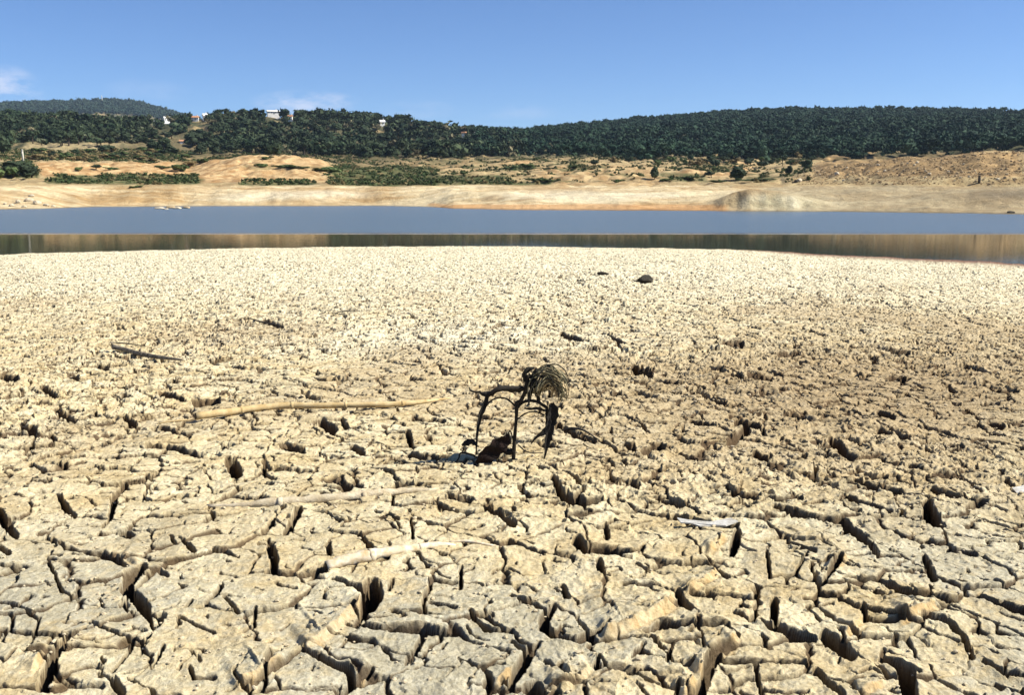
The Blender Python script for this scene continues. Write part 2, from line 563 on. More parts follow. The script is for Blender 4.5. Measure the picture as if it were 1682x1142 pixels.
def land_height(az, r, rough=True):
    az = np.asarray(az, float); r = np.asarray(r, float)
    px = px_at_az(az)
    ns = near_shore(az); fs = far_shore(az)
    fs = fs + 2.6 * noise(px * .011, 0 * px + 3) + 1.3 * noise(px * .045, 0 * px + 8)
    ns = ns + 1.0 * noise(px * .009, 0 * px + 5) + .5 * noise(px * .04, 0 * px + 1.5)
    # near mud
    z = WZ * np.clip(r / ns, 0, 1.4) ** 1.35
    z = np.where(r > ns, WZ - (r - ns) * 0.034, z)
    z = np.maximum(z, WZ - 1.6)
    # climb out of the lake towards the far beach
    up = WZ + (r - fs) * 0.06
    z = np.where(r > (ns + fs) / 2, np.maximum(np.minimum(up, WZ), WZ - 1.6), z)
    prev_r = fs; prev_z = np.full(r.shape, WZ, float)
    for fr, prof in STN:
        pr = np.array(prof, float)
        R = fr(fs, px) * (1 + 0 * r)
        v = np.interp(px, pr[:, 0], pr[:, 1])
        Z = CAMZ + R * cone_el(px, v)
        t = np.clip((r - prev_r) / (R - prev_r), 0, 1)
        k = t * 0.55 + 0.45 * (t * t * (3 - 2 * t))
        z = np.where((r > prev_r) & (r <= R), prev_z + (Z - prev_z) * k, z)
        prev_r, prev_z = R, Z
    z = np.where(r > prev_r, prev_z, z)
    # pale mound by the right shore, and small ones
    x = r * np.sin(az); y = r * np.cos(az)
    for (mu, mr_, sx, sy, hh) in [(1262, 124, 5.6, 4.6, 2.0), (1215, 122, 2.4, 3.0, .55), (1640, 132, 9.5, 6.0, 1.1), (880, 138, 10, 5, .4), (420, 160, 12, 7, .5),
                                  (770, 238, 9, 9, 1.6), (960, 215, 12, 10, 1.9), (1130, 235, 9, 8, 1.5), (640, 270, 12, 9, 1.4), (240, 215, 10, 7, 1.0)]:
        a0 = float(az_of(mu, 340))
        xm, ym = mr_ * math.sin(a0), mr_ * math.cos(a0)
        q = ((x - xm) / sx) ** 2 + ((y - ym) / sy) ** 2
        z = z + hh * np.exp(-q * 0.8) * sstep(-.5, 5, r - fs)
    if rough:
        land = sstep(0, 6, r - fs)
        z = z + land * (fbm(x * 0.12, y * 0.12, 5) * np.interp(r, [100, 150, 240, 400, 1000, 2700], [.3, .6, .8, 1.8, 4.0, 9.0]))
        # erosion gullies on the orange banks
        gl = sstep(fs + 40, fs + 70, r) * (1 - sstep(280, 340, r))
        rd = 1 - np.abs(noise(x * 0.22 + 3 * noise(x * .05, y * .05), y * 0.10)) * 2
        z = z - gl * np.clip(rd, 0, 1) ** 2 * 0.45
    # behind the camera: plain mud
    back = sstep(1.15, 1.45, np.abs(az))
    z = z * (1 - back)
    return z


def base_z(x, y):
    x = np.asarray(x, float); y = np.asarray(y, float)
    return land_height(np.arctan2(x, y), np.hypot(x, y), False)


def gpt(u, v):
    """photo pixel -> point on the smooth mud surface"""
    z = 0.0
    for _ in range(12):
        x, y = plane_hit(u, v, z)
        z = float(base_z(x, y))
    return Vector((float(x), float(y), z))


# ------------------------------------------------------------------ the detailed mud sheet
def c7(p): return (p[0] * .4994, 760 + p[1] * .4994)
def c8(p): return (840 + p[0] * .5005, 760 + p[1] * .5005)
def c5(p): return (p[0] * .4994, 380 + p[1] * .4994)
def c6(p): return (840 + p[0] * .5005, 380 + p[1] * .5005)


CR = []   # (points in photo px, widths in photo px)
def cr(fn, w, *pts):
    ws = w if hasattr(w, '__len__') else [w] * len(pts)
    CR.append(([fn(p) for p in pts], [k * 0.56 for k in ws]))


cr(c7, [20, 22, 16], (0, 170), (15, 210), (50, 242)); cr(c7, 14, (0, 285), (28, 300))
cr(c7, [8, 14, 14], (192, 115), (215, 145), (243, 170))
cr(c7, [6, 16, 16, 7, 8], (415, 72), (375, 108), (370, 145), (362, 185), (338, 212)); cr(c7, 18, (405, 232), (430, 235))
cr(c7, [6, 7, 6, 12, 18, 22, 14], (175, 256), (215, 288), (260, 295), (300, 302), (340, 305), (380, 315), (412, 345))
cr(c7, [22, 40, 34, 22, 36, 34, 12, 5], (470, 350), (432, 390), (415, 425), (432, 438), (450, 458), (478, 490), (490, 520), (503, 548))
cr(c7, [7, 6, 6, 8, 5], (158, 330), (180, 375), (190, 405), (205, 435), (235, 455))
cr(c7, [6, 10, 10], (478, 378), (520, 370), (548, 388)); cr(c7, 7, (398, 480), (420, 505))
cr(c7, [8, 14, 10], (602, 258), (622, 280), (640, 302)); cr(c7, 6, (700, 290), (745, 296), (782, 312)); cr(c7, 5, (560, 240), (578, 270))
cr(c7, [18, 24, 20, 18], (885, 264), (897, 300), (903, 335), (900, 365)); cr(c7, 6, (850, 266), (900, 262))
cr(c7, [10, 8, 8, 10, 22], (880, 366), (930, 371), (975, 372), (1020, 371), (1065, 358))
cr(c7, [20, 14, 14], (985, 155), (958, 198), (940, 222))
cr(c7, 13, (1078, 278), (1084, 308)); cr(c7, [8, 12, 18], (1185, 248), (1205, 270), (1225, 295))
cr(c7, [44, 60, 46, 16, 8], (1228, 415), (1225, 440), (1212, 470), (1192, 500), (1180, 520)); cr(c7, [5, 7, 12], (1090, 392), (1140, 410), (1200, 425))
cr(c7, [6, 12, 12, 24, 34, 22, 10], (1140, 525), (1200, 540), (1260, 548), (1330, 552), (1395, 556), (1450, 562), (1500, 562))
cr(c7, [14, 12, 10], (1398, 572), (1370, 615), (1335, 662))
cr(c7, [6, 10, 18, 14, 8, 8], (1545, 486), (1570, 520), (1598, 545), (1615, 552), (1650, 552), (1684, 550))
cr(c7, [10, 18, 22, 20, 20], (995, 625), (1050, 652), (1110, 678), (1150, 690), (1158, 722)); cr(c7, [10, 12, 10], (1225, 682), (1165, 722), (1118, 768))
cr(c7, [18, 12, 24, 38, 30], (245, 572), (215, 602), (180, 650), (155, 705), (140, 742)); cr(c7, [9, 8, 8, 14], (0, 552), (80, 560), (150, 566), (235, 574))
cr(c7, [8, 20, 26], (325, 702), (372, 730), (398, 770))
cr(c7, 5, (365, 558), (430, 580), (480, 590)); cr(c7, 6, (440, 578), (420, 640), (372, 690)); cr(c7, 5, (540, 610), (500, 690))
cr(c7, 7, (625, 682), (638, 712), (705, 714)); cr(c7, [5, 8, 8, 12, 8, 8], (768, 700), (785, 732), (820, 752), (880, 705), (930, 665), (995, 622))
cr(c7, 6, (738, 452), (788, 500)); cr(c7, 4, (588, 518), (640, 538), (705, 560)); cr(c7, 4, (600, 492), (632, 465)); cr(c7, 5, (630, 620), (660, 665))
cr(c7, 6, (1518, 345), (1515, 402)); cr(c7, 7, (1292, 390), (1280, 424)); cr(c7, 7, (0, 742), (180, 750), (340, 750))
cr(c7, 12, (1655, 722), (1684, 736)); cr(c7, [34, 36], (758, 0), (776, 26)); cr(c7, [8, 12], (1478, 118), (1550, 128)); cr(c7, 5, (1500, 640), (1540, 660))
cr(c7, [12, 20, 26], (1590, 150), (1640, 170), (1684, 202)); cr(c7, 5, (1415, 455), (1500, 470)); cr(c7, 4, (100, 600), (130, 520))
cr(c7, [6, 9, 6], (1060, 60), (1130, 70), (1190, 85)); cr(c7, 7, (870, 0), (868, 30), (905, 55)); cr(c7, 5, (1270, 170), (1310, 195))
cr(c7, 4, (0, 470), (60, 480), (120, 520)); cr(c7, 4, (840, 480), (835, 540), (800, 560)); cr(c7, 4, (300, 540), (360, 560)); cr(c7, 4, (1350, 190), (1358, 250))
cr(c8, [18, 16, 10], (-10, 258), (50, 282), (100, 300)); cr(c8, [26, 26, 24, 10, 5], (215, 262), (240, 292), (325, 292), (400, 295), (430, 290))
cr(c8, [14, 18, 26, 20, 12], (135, 55), (165, 110), (200, 132), (250, 138), (300, 130))
cr(c8, [20, 16], (288, 328), (298, 366)); cr(c8, 16, (168, 412), (184, 444))
cr(c8, [14, 28, 28, 20, 18, 16, 12], (140, 470), (108, 515), (108, 550), (155, 576), (215, 586), (280, 562), (320, 545))
cr(c8, [16, 26, 18], (545, 425), (562, 462), (590, 485)); cr(c8, 8, (590, 432), (680, 442), (810, 454))
cr(c8, [16, 22, 18, 18, 12], (440, 560), (490, 535), (550, 540), (610, 545), (710, 546)); cr(c8, 10, (700, 546), (745, 585))
cr(c8, [20, 32, 26, 28, 18], (820, 518), (858, 545), (900, 562), (950, 572), (992, 580))
cr(c8, [22, 40, 42, 26], (1025, 570), (1050, 590), (1085, 612), (1118, 638)); cr(c8, [22, 20], (864, 456), (862, 504))
cr(c8, [12, 14, 10, 12], (535, 172), (590, 192), (650, 212), (740, 212)); cr(c8, [18, 24, 16], (742, 235), (735, 265), (725, 295))
cr(c8, [10, 10, 8, 16], (865, 158), (950, 178), (1020, 188), (1080, 195)); cr(c8, [26, 34, 30, 22, 14], (1085, 195), (1120, 225), (1150, 245), (1175, 268), (1198, 305))
cr(c8, [10, 12, 8], (1095, 112), (1160, 136), (1245, 158)); cr(c8, [8, 10, 8], (1128, 62), (1200, 82), (1275, 95)); cr(c8, [26, 40, 26], (1365, 145), (1375, 180), (1405, 208))
cr(c8, [10, 16], (1435, 288), (1520, 308)); cr(c8, [14, 22, 18], (1355, 305), (1368, 350), (1385, 395)); cr(c8, 10, (840, 118), (950, 122))
cr(c8, [8, 8, 20, 16, 12, 16, 16, 20, 16], (1115, 395), (1205, 398), (1265, 428), (1330, 446), (1450, 458), (1530, 452), (1600, 475), (1650, 492), (1690, 498))
cr(c8, [10, 12, 16, 12], (1350, 524), (1420, 538), (1482, 580), (1512, 645)); cr(c8, [18, 26, 44, 50, 44], (1218, 648), (1270, 672), (1300, 700), (1300, 730), (1310, 770))
cr(c8, [16, 22, 18], (1000, 688), (1050, 738), (1085, 770)); cr(c8, 8, (1548, 655), (1620, 690), (1690, 702)); cr(c8, 12, (1590, 725), (1682, 765))
cr(c8, [20, 34, 26, 16], (0, 728), (40, 660), (65, 620), (90, 600)); cr(c8, [26, 44, 30], (50, 740), (80, 745), (100, 765)); cr(c8, 10, (0, 590), (40, 620))
cr(c8, [10, 12, 12, 12], (288, 640), (278, 682), (370, 685), (450, 688)); cr(c8, [18, 36, 28, 30], (680, 640), (652, 670), (640, 710), (615, 770))
cr(c8, [12, 10, 12], (690, 652), (800, 656), (965, 668)); cr(c8, [12, 8, 8], (800, 665), (806, 700), (825, 770)); cr(c8, [16, 18, 10], (1078, 330), (1050, 368), (1018, 415))
cr(c8, [12, 14, 14], (1155, 480), (1165, 520), (1285, 526)); cr(c8, 7, (838, 308), (850, 382), (935, 372)); cr(c8, [8, 10], (905, 262), (995, 302)); cr(c8, 6, (935, 370), (970, 310))
cr(c8, 9, (455, 582), (510, 630), (530, 665), (600, 665)); cr(c8, 7, (530, 600), (510, 660)); cr(c8, 6, (370, 395), (470, 400), (540, 425)); cr(c8, 7, (550, 740), (540, 765))
cr(c8, 5, (700, 370), (790, 400), (820, 410)); cr(c8, 6, (0, 445), (110, 480)); cr(c8, 6, (410, 330), (450, 350)); cr(c8, 12, (310, 210), (316, 240)); cr(c8, 8, (480, 120), (560, 145))
cr(c8, [14, 20], (395, 70), (410, 78)); cr(c8, 10, (730, 110), (800, 120)); cr(c8, 8, (1380, 100), (1470, 125), (1560, 140)); cr(c8, 6, (1000, 450), (960, 448))
cr(c5, 14, (142, 515), (178, 542)); cr(c5, 16, (188, 592), (242, 626)); cr(c5, 16, (78, 655), (112, 662)); cr(c5, 12, (530, 538), (600, 556)); cr(c5, 14, (640, 562), (715, 556))
cr(c5, 10, (530, 652), (625, 672)); cr(c5, [14, 12, 8], (485, 712), (560, 716), (660, 735)); cr(c5, 9, (405, 618), (445, 636)); cr(c5, 14, (930, 712), (995, 722)); cr(c5, 24, (1060, 636), (1095, 652))
cr(c5, 12, (1342, 665), (1350, 696)); cr(c5, 12, (170, 675), (180, 690)); cr(c5, 12, (325, 445), (350, 448)); cr(c5, 12, (230, 478), (255, 486)); cr(c5, 12, (0, 480), (55, 486)); cr(c5, 9, (405, 545), (430, 552))
cr(c5, 16, (1160, 710), (1190, 725)); cr(c5, 9, (870, 298), (925, 316)); cr(c5, 6, (1360, 618), (1460, 628)); cr(c5, 7, (1345, 730), (1450, 750))
cr(c6, 22, (720, 698), (770, 662)); cr(c6, 22, (740, 632), (805, 642)); cr(c6, 18, (590, 628), (655, 638)); cr(c6, 26, (440, 722), (490, 712)); cr(c6, 16, (1208, 598), (1248, 610)); cr(c6, 22, (1048, 686), (1090, 718))
cr(c6, 8, (1205, 652), (1300, 685)); cr(c6, 14, (155, 640), (200, 672), (270, 688)); cr(c6, 14, (400, 455), (455, 472)); cr(c6, 12, (880, 405), (940, 405)); cr(c6, 12, (700, 370), (755, 372)); cr(c6, 12, (370, 705), (400, 708))
cr(c6, 9, (780, 480), (850, 486)); cr(c6, 8, (1240, 488), (1290, 490)); cr(c6, 10, (165, 340), (230, 358)); cr(c6, 16, (1570, 635), (1610, 645)); cr(c6, 9, (1590, 530), (1660, 535)); cr(c6, 8, (820, 535), (880, 536)); cr(c6, 14, (800, 735), (850, 748)); cr(c6, 10, (480, 495), (560, 500))
cr(c6, 8, (640, 545), (700, 565)); cr(c6, 8, (325, 350), (360, 370)); cr(c6, 10, (1250, 400), (1300, 402)); cr(c6, 9, (1440, 700), (1480, 708)); cr(c6, 9, (900, 605), (960, 612))

STEPS = []   # broken plate edges that face down-right (points px, drop m, wall width px)
def st(fn, H, w, *pts): STEPS.append(([fn(p) for p in pts], H, w))
st(c8, .040, 11, (300, 575), (370, 545), (450, 505), (540, 460)); st(c8, .032, 9, (575, 430), (620, 395), (675, 355)); st(c8, .035, 10, (605, 690), (650, 650), (745, 585))
st(c8, .03, 9, (1265, 530), (1330, 510), (1400, 485)); st(c8, .025, 8, (120, 740), (200, 725), (260, 690)); st(c8, .03, 10, (560, 765), (605, 720)); st(c8, .025, 8, (1040, 360), (1100, 320))
st(c7, .030, 9, (1000, 610), (1060, 570), (1140, 500), (1195, 450)); st(c7, .028, 8, (770, 745), (860, 700), (930, 650)); st(c7, .025, 7, (1170, 715), (1225, 675)); st(c7, .022, 7, (400, 300), (460, 335)); st(c7, .02, 7, (100, 700), (150, 620))
st(c8, .02, 7, (1090, 570), (1160, 510)); st(c8, .022, 7, (1130, 765), (1230, 720)); st(c8, .022, 8, (640, 290), (700, 245)); st(c7, .02, 7, (1620, 735), (1684, 680))


def seg_field(U, V, polys):
    """min over polylines of (pixel distance / half width); returns ratio field"""
    best = np.full(U.shape, 9.0, np.float32); bd = np.full(U.shape, 99.0, np.float32)
    for pts, ws in polys:
        for (p, q, wa, wb) in zip(pts[:-1], pts[1:], ws[:-1], ws[1:]):
            m = max(wa, wb) * 2.2 + 4
            # rows are sorted by V (roughly), so mask by box
            box = (U > min(p[0], q[0]) - m) & (U < max(p[0], q[0]) + m) & (V > min(p[1], q[1]) - m) & (V < max(p[1], q[1]) + m)
            idx = np.nonzero(box)
            if not len(idx[0]): continue
            u = U[idx]; v = V[idx]
            dx, dy = q[0] - p[0], q[1] - p[1]
            L = dx * dx + dy * dy + 1e-6
            t = np.clip(((u - p[0]) * dx + (v - p[1]) * dy) / L, 0, 1)
            d = np.hypot(u - p[0] - t * dx, v - p[1] - t * dy)
            w = (wa + (wb - wa) * t) * 0.5
            best[idx] = np.minimum(best[idx], d / np.maximum(w, 0.5))
            bd[idx] = np.minimum(bd[idx], d - w)
    return best, bd


def mud_relief(x, y):
    """relief of the dried mud (m) with the traced cracks; returns dz, wall mask, edge mask"""
    r = np.hypot(x, y)
    U, V = project(x, y, base_z(x, y))
    U = U.astype(np.float32); V = V.astype(np.float32)
    wx = x + 0.035 * fbm(x * 7, y * 7, 3) + 0.004 * noise(x * 38, y * 38)
    wy = y + 0.035 * fbm(x * 7 + 40, y * 7 + 11, 3) + 0.004 * noise(x * 38 + 9, y * 38 + 5)
    near = sstep(760, 900, V)                        # large flat plates in the foreground
    far = 1 - sstep(430, 640, V)
    rough_zone = np.clip(0.50 + 1.9 * fbm(x * 0.45 + 3, y * 0.3, 3), 0.10, 1.25) * (1 - 0.62 * near)
    # --- plates
    s1 = 0.25
    f1, f2, h1, e1, ox, oy = voronoi(wx / s1, wy / s1)
    d1 = (f2 - f1) * s1 * 0.55
    w1 = np.clip((e1 - 0.42 - .12 * near) * 1.9, 0, 1) ** 2 * (0.011 * (1 - near) + 0.006 * near) * (0.7 + 0.9 * fbm(x * 3, y * 3, 2)) + 0.0022
    k1 = 1 - sstep(w1 * .5 - .001, w1 * .9 + .0065, d1)
    dep1 = 0.018 + 0.062 * np.clip((e1 - 0.45) * 2.5, 0, 1)
    tilt = (_rnd[2][h1] - .5) * ox * s1 * 0.12 + (_rnd[3][h1] - .5) * oy * s1 * 0.12
    curl = 0.009 * _rnd[4][h1] * np.exp(-d1 / 0.022)
    hgt = (_rnd[1][h1] - .5) * 0.012
    z = tilt + curl * (0.5 + rough_zone * 0.5) + hgt
    # --- smaller flakes
    s2 = 0.085
    f1, f2, h2, e2, ox, oy = voronoi(wx / s2 + 5.3, wy / s2 + 1.7, 1.0)
    d2 = (f2 - f1) * s2 * 0.55
    on2 = np.clip((e2 - 0.45 - .17 * near) * 2.2, 0, 1)
    w2 = (0.0055 + .004 * (1 - near)) * on2 * (0.65 + 0.8 * rough_zone) + 0.0006
    k2 = (1 - sstep(w2 * .4 - .0005, w2 * .9 + .004, d2)) * np.clip(on2 * 3, 0, 1)
    amp2 = 0.22 + 0.62 * rough_zone
    z = z + amp2 * (((_rnd[2][h2] - .5) * ox + (_rnd[3][h2] - .5) * oy) * s2 * 0.42 + (_rnd[4][h2] - .5) * 0.007 + 0.006 * _rnd[1][h2] * np.exp(-d2 / 0.010))
    # --- crumbs and curled flakes, mostly beyond the foreground
    s3 = 0.032
    f1, f2, h3, e3, ox, oy = voronoi(x / s3 + 0.4 * noise(x * 40, y * 40), y / s3, 1.0)
    z = z + rough_zone * (1 - .7 * near) * (((_rnd[2][h3] - .5) * ox + (_rnd[3][h3] - .5) * oy) * s3 * 0.45 + (_rnd[4][h3] ** 3) * 0.006)
    # --- clods and curled plates giving the far field its dark flecks
    s4 = 0.16
    f1, f2, h4, e4, ox, oy = voronoi(wx / s4 + 2.2, wy / s4 - 3.1, 1.0)
    cl = (_rnd[4][h4] > 0.5) * (1 - sstep(0.12, 0.36, f1)) * (0.4 + 0.6 * _rnd[0][h4])
    z = z + cl * (0.008 + 0.017 * far) * (1 - near) * (0.5 + rough_zone)
    pit = (_rnd[3][h4] > 0.5) * (1 - sstep(0.10, 0.20, np.hypot(ox * .7, oy * 1.5) + 0.26 * noise(x * 26, y * 26)))
    z = z - pit * (0.055 + 0.01 * far) * (1 - near)
    s5 = 0.36
    f1, f2, h5, e5, ox, oy = voronoi(wx / s5 - 7.7, wy / s5 + 4.4, 1.0)
    mid = 1 - sstep(560, 760, V)
    z = z + mid * ((_rnd[0][h5] > .55) * (1 - sstep(.08, .30, f1 + .3 * noise(x * 11, y * 11))) * .012 * _rnd[1][h5] + ((_rnd[2][h5] - .5) * ox + (_rnd[3][h5] - .5) * oy) * s5 * .10)
    k5 = (1 - sstep(.4, 1.2, (f2 - f1) * s5 / (.035 * np.clip(e5 * 2 - .8, 0.02, 1)))) * np.clip(e5 * 2 - .8, 0, 1)
    z = z - mid * k5 * .07
    # --- undulation and grain
    z = z + 0.022 * fbm(x * 1.1, y * 1.1, 3) * sstep(1, 5, r) + 0.010 * fbm(x * 5.0, y * 5.0, 3)
    g = fbm(x * 45, y * 45, 3, 0.6)
    z = z + (0.0034 + 0.0035 * rough_zone) * g
    rd = 1 - np.abs(noise(wx * 17, wy * 11)) * 3.2         # thin wrinkles
    z = z + 0.0035 * np.clip(rd, 0, 1) * (0.4 + rough_zone)
    cut = np.maximum(dep1 * k1, 0.024 * k2)
    # --- traced cracks
    jit = 1.0 + 0.35 * noise(x * 26, y * 26)
    Uj = U + 2.6 * noise(x * 24, y * 24) * (V > 600)
    Vj = V + 1.8 * noise(x * 24 + 7, y * 24 + 3) * (V > 600)
    q, bd = seg_field(Uj, Vj, CR)
    q = q / np.clip(jit, .5, 1.6); bd = bd - (jit - 1) * 3
    tk = 1 - sstep(-2.6, 1.8, bd)
    cut = np.maximum(cut, tk * 0.20)
    z = z + 0.006 * np.exp(-np.maximum(q - 1, 0) * 1.2) * (q < 8)      # lips
    # --- broken plate edges
    edge = np.zeros(x.shape, np.float32)
    for pts, H, w in STEPS:
        for i, (p, qq) in enumerate(zip(pts[:-1], pts[1:])):
            box = (U > min(p[0], qq[0]) - 80) & (U < max(p[0], qq[0]) + 80) & (V > min(p[1], qq[1]) - 80) & (V < max(p[1], qq[1]) + 80)
            idx = np.nonzero(box)
            if not len(idx[0]): continue
            dx, dy = qq[0] - p[0], qq[1] - p[1]
            L = math.hypot(dx, dy)
            u = Uj[idx] - p[0]; v = Vj[idx] - p[1]
            t = (u * dx + v * dy) / (L * L)
            s = (-u * dy + v * dx) / L            # + below / right of a line drawn to the upper right
            fade_a = sstep(-.04, .04, t) if i > 0 else sstep(-.1, .25, t)
            fade_b = sstep(-.04, .04, 1 - t) if i < len(pts) - 2 else sstep(-.1, .25, 1 - t)
            f = fade_a * fade_b
            up = np.exp(-np.maximum(-s, 0) / 30) * (s < 0) + (1 - sstep(0, w, s)) * (s >= 0)
            z[idx] += .8 * H * f * up * (1 + .4 * noise(x[idx] * 30, y[idx] * 30))
            edge[idx] = np.maximum(edge[idx], f * sstep(-2, 2, s) * (1 - sstep(w, w + 5, s)))
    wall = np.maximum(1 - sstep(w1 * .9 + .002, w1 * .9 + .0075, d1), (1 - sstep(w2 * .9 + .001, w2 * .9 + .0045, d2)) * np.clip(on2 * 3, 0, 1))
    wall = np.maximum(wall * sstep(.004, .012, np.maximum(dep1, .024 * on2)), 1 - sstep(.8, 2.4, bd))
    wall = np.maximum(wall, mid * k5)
    wall = np.maximum(wall, sstep(.25, .6, pit) * (1 - near) * .85)  # pits take the same painted shade as the cracks
    z = z - cut
    # flatten out near / under the water
    dry = sstep(-0.3, 1.5, near_shore(np.arctan2(x, y)) - r)
    return z * (0.25 + 0.75 * dry), wall, edge, rough_zone, V, U


def mud_rows():
    rr = [1.25]
    while rr[-1] < 56:
        rr.append(rr[-1] + max(0.0033, (0.0015 if rr[-1] < 8 else 0.0025) * rr[-1]))
    return np.array(rr)


def lerp3(a, b, t):
    t = np.clip(t, 0, 1)[..., None]
    return np.asarray(a, np.float32) * (1 - t) + np.asarray(b, np.float32) * t


def mud_color(x, y, z, wall, edge, V, U):
    r = np.hypot(x, y)
    n1 = fbm(x * 0.9, y * 0.9, 4)
    n2 = fbm(x * 4 + 8, y * 4, 4)
    n3 = fbm(x * 22, y * 22 + 5, 3)
    warm = np.array((0.53, 0.43, 0.255)); pale = np.array((0.645, 0.575, 0.40)); grey = np.array((0.44, 0.415, 0.325)); salt = np.array((0.74, 0.71, 0.57))
    c = lerp3(warm, pale, 0.5 + 1.1 * n2)
    near = sstep(800, 1000, V)
    c = c * (1 - (np.clip(0.30 * near + 1.5 * n1 * (.3 + .7 * near) + 0.8 * n3 * near, 0, .85))[..., None]) + grey * (np.clip(0.30 * near + 1.5 * n1 * (.3 + .7 * near) + 0.8 * n3 * near, 0, .85))[..., None]
    # a dry salt bloom towards the water and in patches
    bloom = (1 - sstep(440, 560, V)) * 0.62 + np.exp(-((V - 555) / 32) ** 2) * np.clip(1 - np.abs(U - 720) / 520, 0, 1) * 0.6
    c = c * (1 - (np.clip(bloom + 0.5 * n2 * bloom, 0, .95))[..., None]) + salt * (np.clip(bloom + 0.5 * n2 * bloom, 0, .95))[..., None]
    bp_ = np.clip(sstep(.05, .35, fbm(x * .35 + 9, y * .22, 3)) * sstep(420, 520, V) * (1 - sstep(760, 900, V)), 0, 1) * .45
    c = c * (1 - bp_[..., None]) + np.array((0.40, 0.31, 0.19)) * bp_[..., None]
    # browner clay on the right middle
    br = np.exp(-((V - 640) / 95) ** 2) * sstep(820, 1400, U) * 0.72
    c = c * (1 - br[..., None]) + np.array((0.33, 0.25, 0.15)) * br[..., None]
    # crack walls and pits: shade painted in near-black; broken plate edges: unweathered orange clay
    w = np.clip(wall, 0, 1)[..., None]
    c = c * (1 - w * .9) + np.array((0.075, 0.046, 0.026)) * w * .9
    e = np.clip(edge * (0.65 + n3 + n2), 0, 1)[..., None] * (1 - w)
    c = c * (1 - e * .8) + np.array((0.50, 0.34, 0.155)) * e * .8
    # wet rim
    m = near_shore(np.arctan2(x, y)) - r
    red = sstep(1150, 1350, U)
    rim = np.where(red > 0, 1.0 + 6.0 * red, 0.6)
    wet = 1 - sstep(0, 1, (m + 0.5 * n2) / rim)
    wc = lerp3((0.25, 0.20, 0.13), (0.17, 0.085, 0.06), red)
    c = c * (1 - wet[..., None]) + wc * wet[..., None]
    return np.clip(c, 0.02, 0.8)


def make_mud():
    yy = mud_rows()
    nc = 1800
    s = np.linspace(-1, 1, nc)
    Y, S = np.meshgrid(yy, s, indexing='ij')
    X = S * (1.15 + 0.62 * Y)
    Y = Y.astype(np.float64)
    keep = None
    Z0 = base_z(X, Y)
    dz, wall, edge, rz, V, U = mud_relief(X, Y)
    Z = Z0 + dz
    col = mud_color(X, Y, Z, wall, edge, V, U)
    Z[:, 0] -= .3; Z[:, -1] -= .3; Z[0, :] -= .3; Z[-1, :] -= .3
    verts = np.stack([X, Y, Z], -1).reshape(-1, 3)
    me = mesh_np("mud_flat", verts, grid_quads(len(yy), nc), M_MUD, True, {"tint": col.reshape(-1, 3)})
    o = link("mud_flat", me)
    tag(o, kind='structure')
    return X, Y, Z


MX, MY, MZ = make_mud()


def mud_at(x, y):
    """height of the built mud at a point"""
    i = int(np.clip(np.searchsorted(MY[:, 0], y), 1, MY.shape[0] - 2))
    s = x / (1.15 + 0.62 * y)
    j = int(np.clip(round((s + 1) / 2 * (MX.shape[1] - 1)), 1, MX.shape[1] - 2))
    return float(np.max(MZ[i - 1:i + 2, j - 1:j + 2]))


def mud_top(x, y, rad=6):
    i = int(np.clip(np.searchsorted(MY[:, 0], y), rad, MY.shape[0] - rad - 1))
    s = x / (1.15 + 0.62 * y)
    j = int(np.clip(round((s + 1) / 2 * (MX.shape[1] - 1)), rad, MX.shape[1] - rad - 1))
    return float(np.percentile(MZ[i - rad:i + rad + 1, j - rad:j + rad + 1], 80))


# ------------------------------------------------------------------ the ground sheet to the horizon
def smear(px, v, boxes, nx):
    """soft membership of photo regions"""
    m = np.zeros(px.shape)
    for (x0, x1, y0, y1, k) in boxes:
        fx = np.minimum(px + 18 * nx - x0, x1 - px - 18 * nx); fy = np.minimum(v + 3 * nx - y0, y1 - v - 3 * nx)
        m = np.maximum(m, k * sstep(-6, 10, fx) * sstep(-1.2, 1.6, fy))
    return m


SAND = [(-99, 1900, 304, 360, 1)]
GREEN = [(80, 330, 287, 303, .9), (395, 520, 298, 305, 1), (540, 720, 272, 305, 1), (560, 840, 287, 304, .9), (800, 905, 298, 304, .8), (0, 60, 266, 292, .8),
         (870, 915, 293, 299, .9), (1090, 1160, 285, 298, .7), (1225, 1275, 290, 298, .7), (60, 300, 248, 262, .6), (400, 540, 272, 278, .4), (830, 880, 270, 280, .8), (930, 965, 268, 276, .6), (700, 760, 262, 272, .5)]
ORANGE = [(60, 320, 266, 288, .95), (305, 420, 262, 300, 1), (345, 540, 252, 300, .7), (820, 880, 262, 270, .8), (880, 1090, 272, 306, .45), (1120, 1240, 262, 290, .7), (1340, 1682, 250, 290, .75), (715, 1190, 336, 347, .8), (640, 760, 266, 280, .4)]


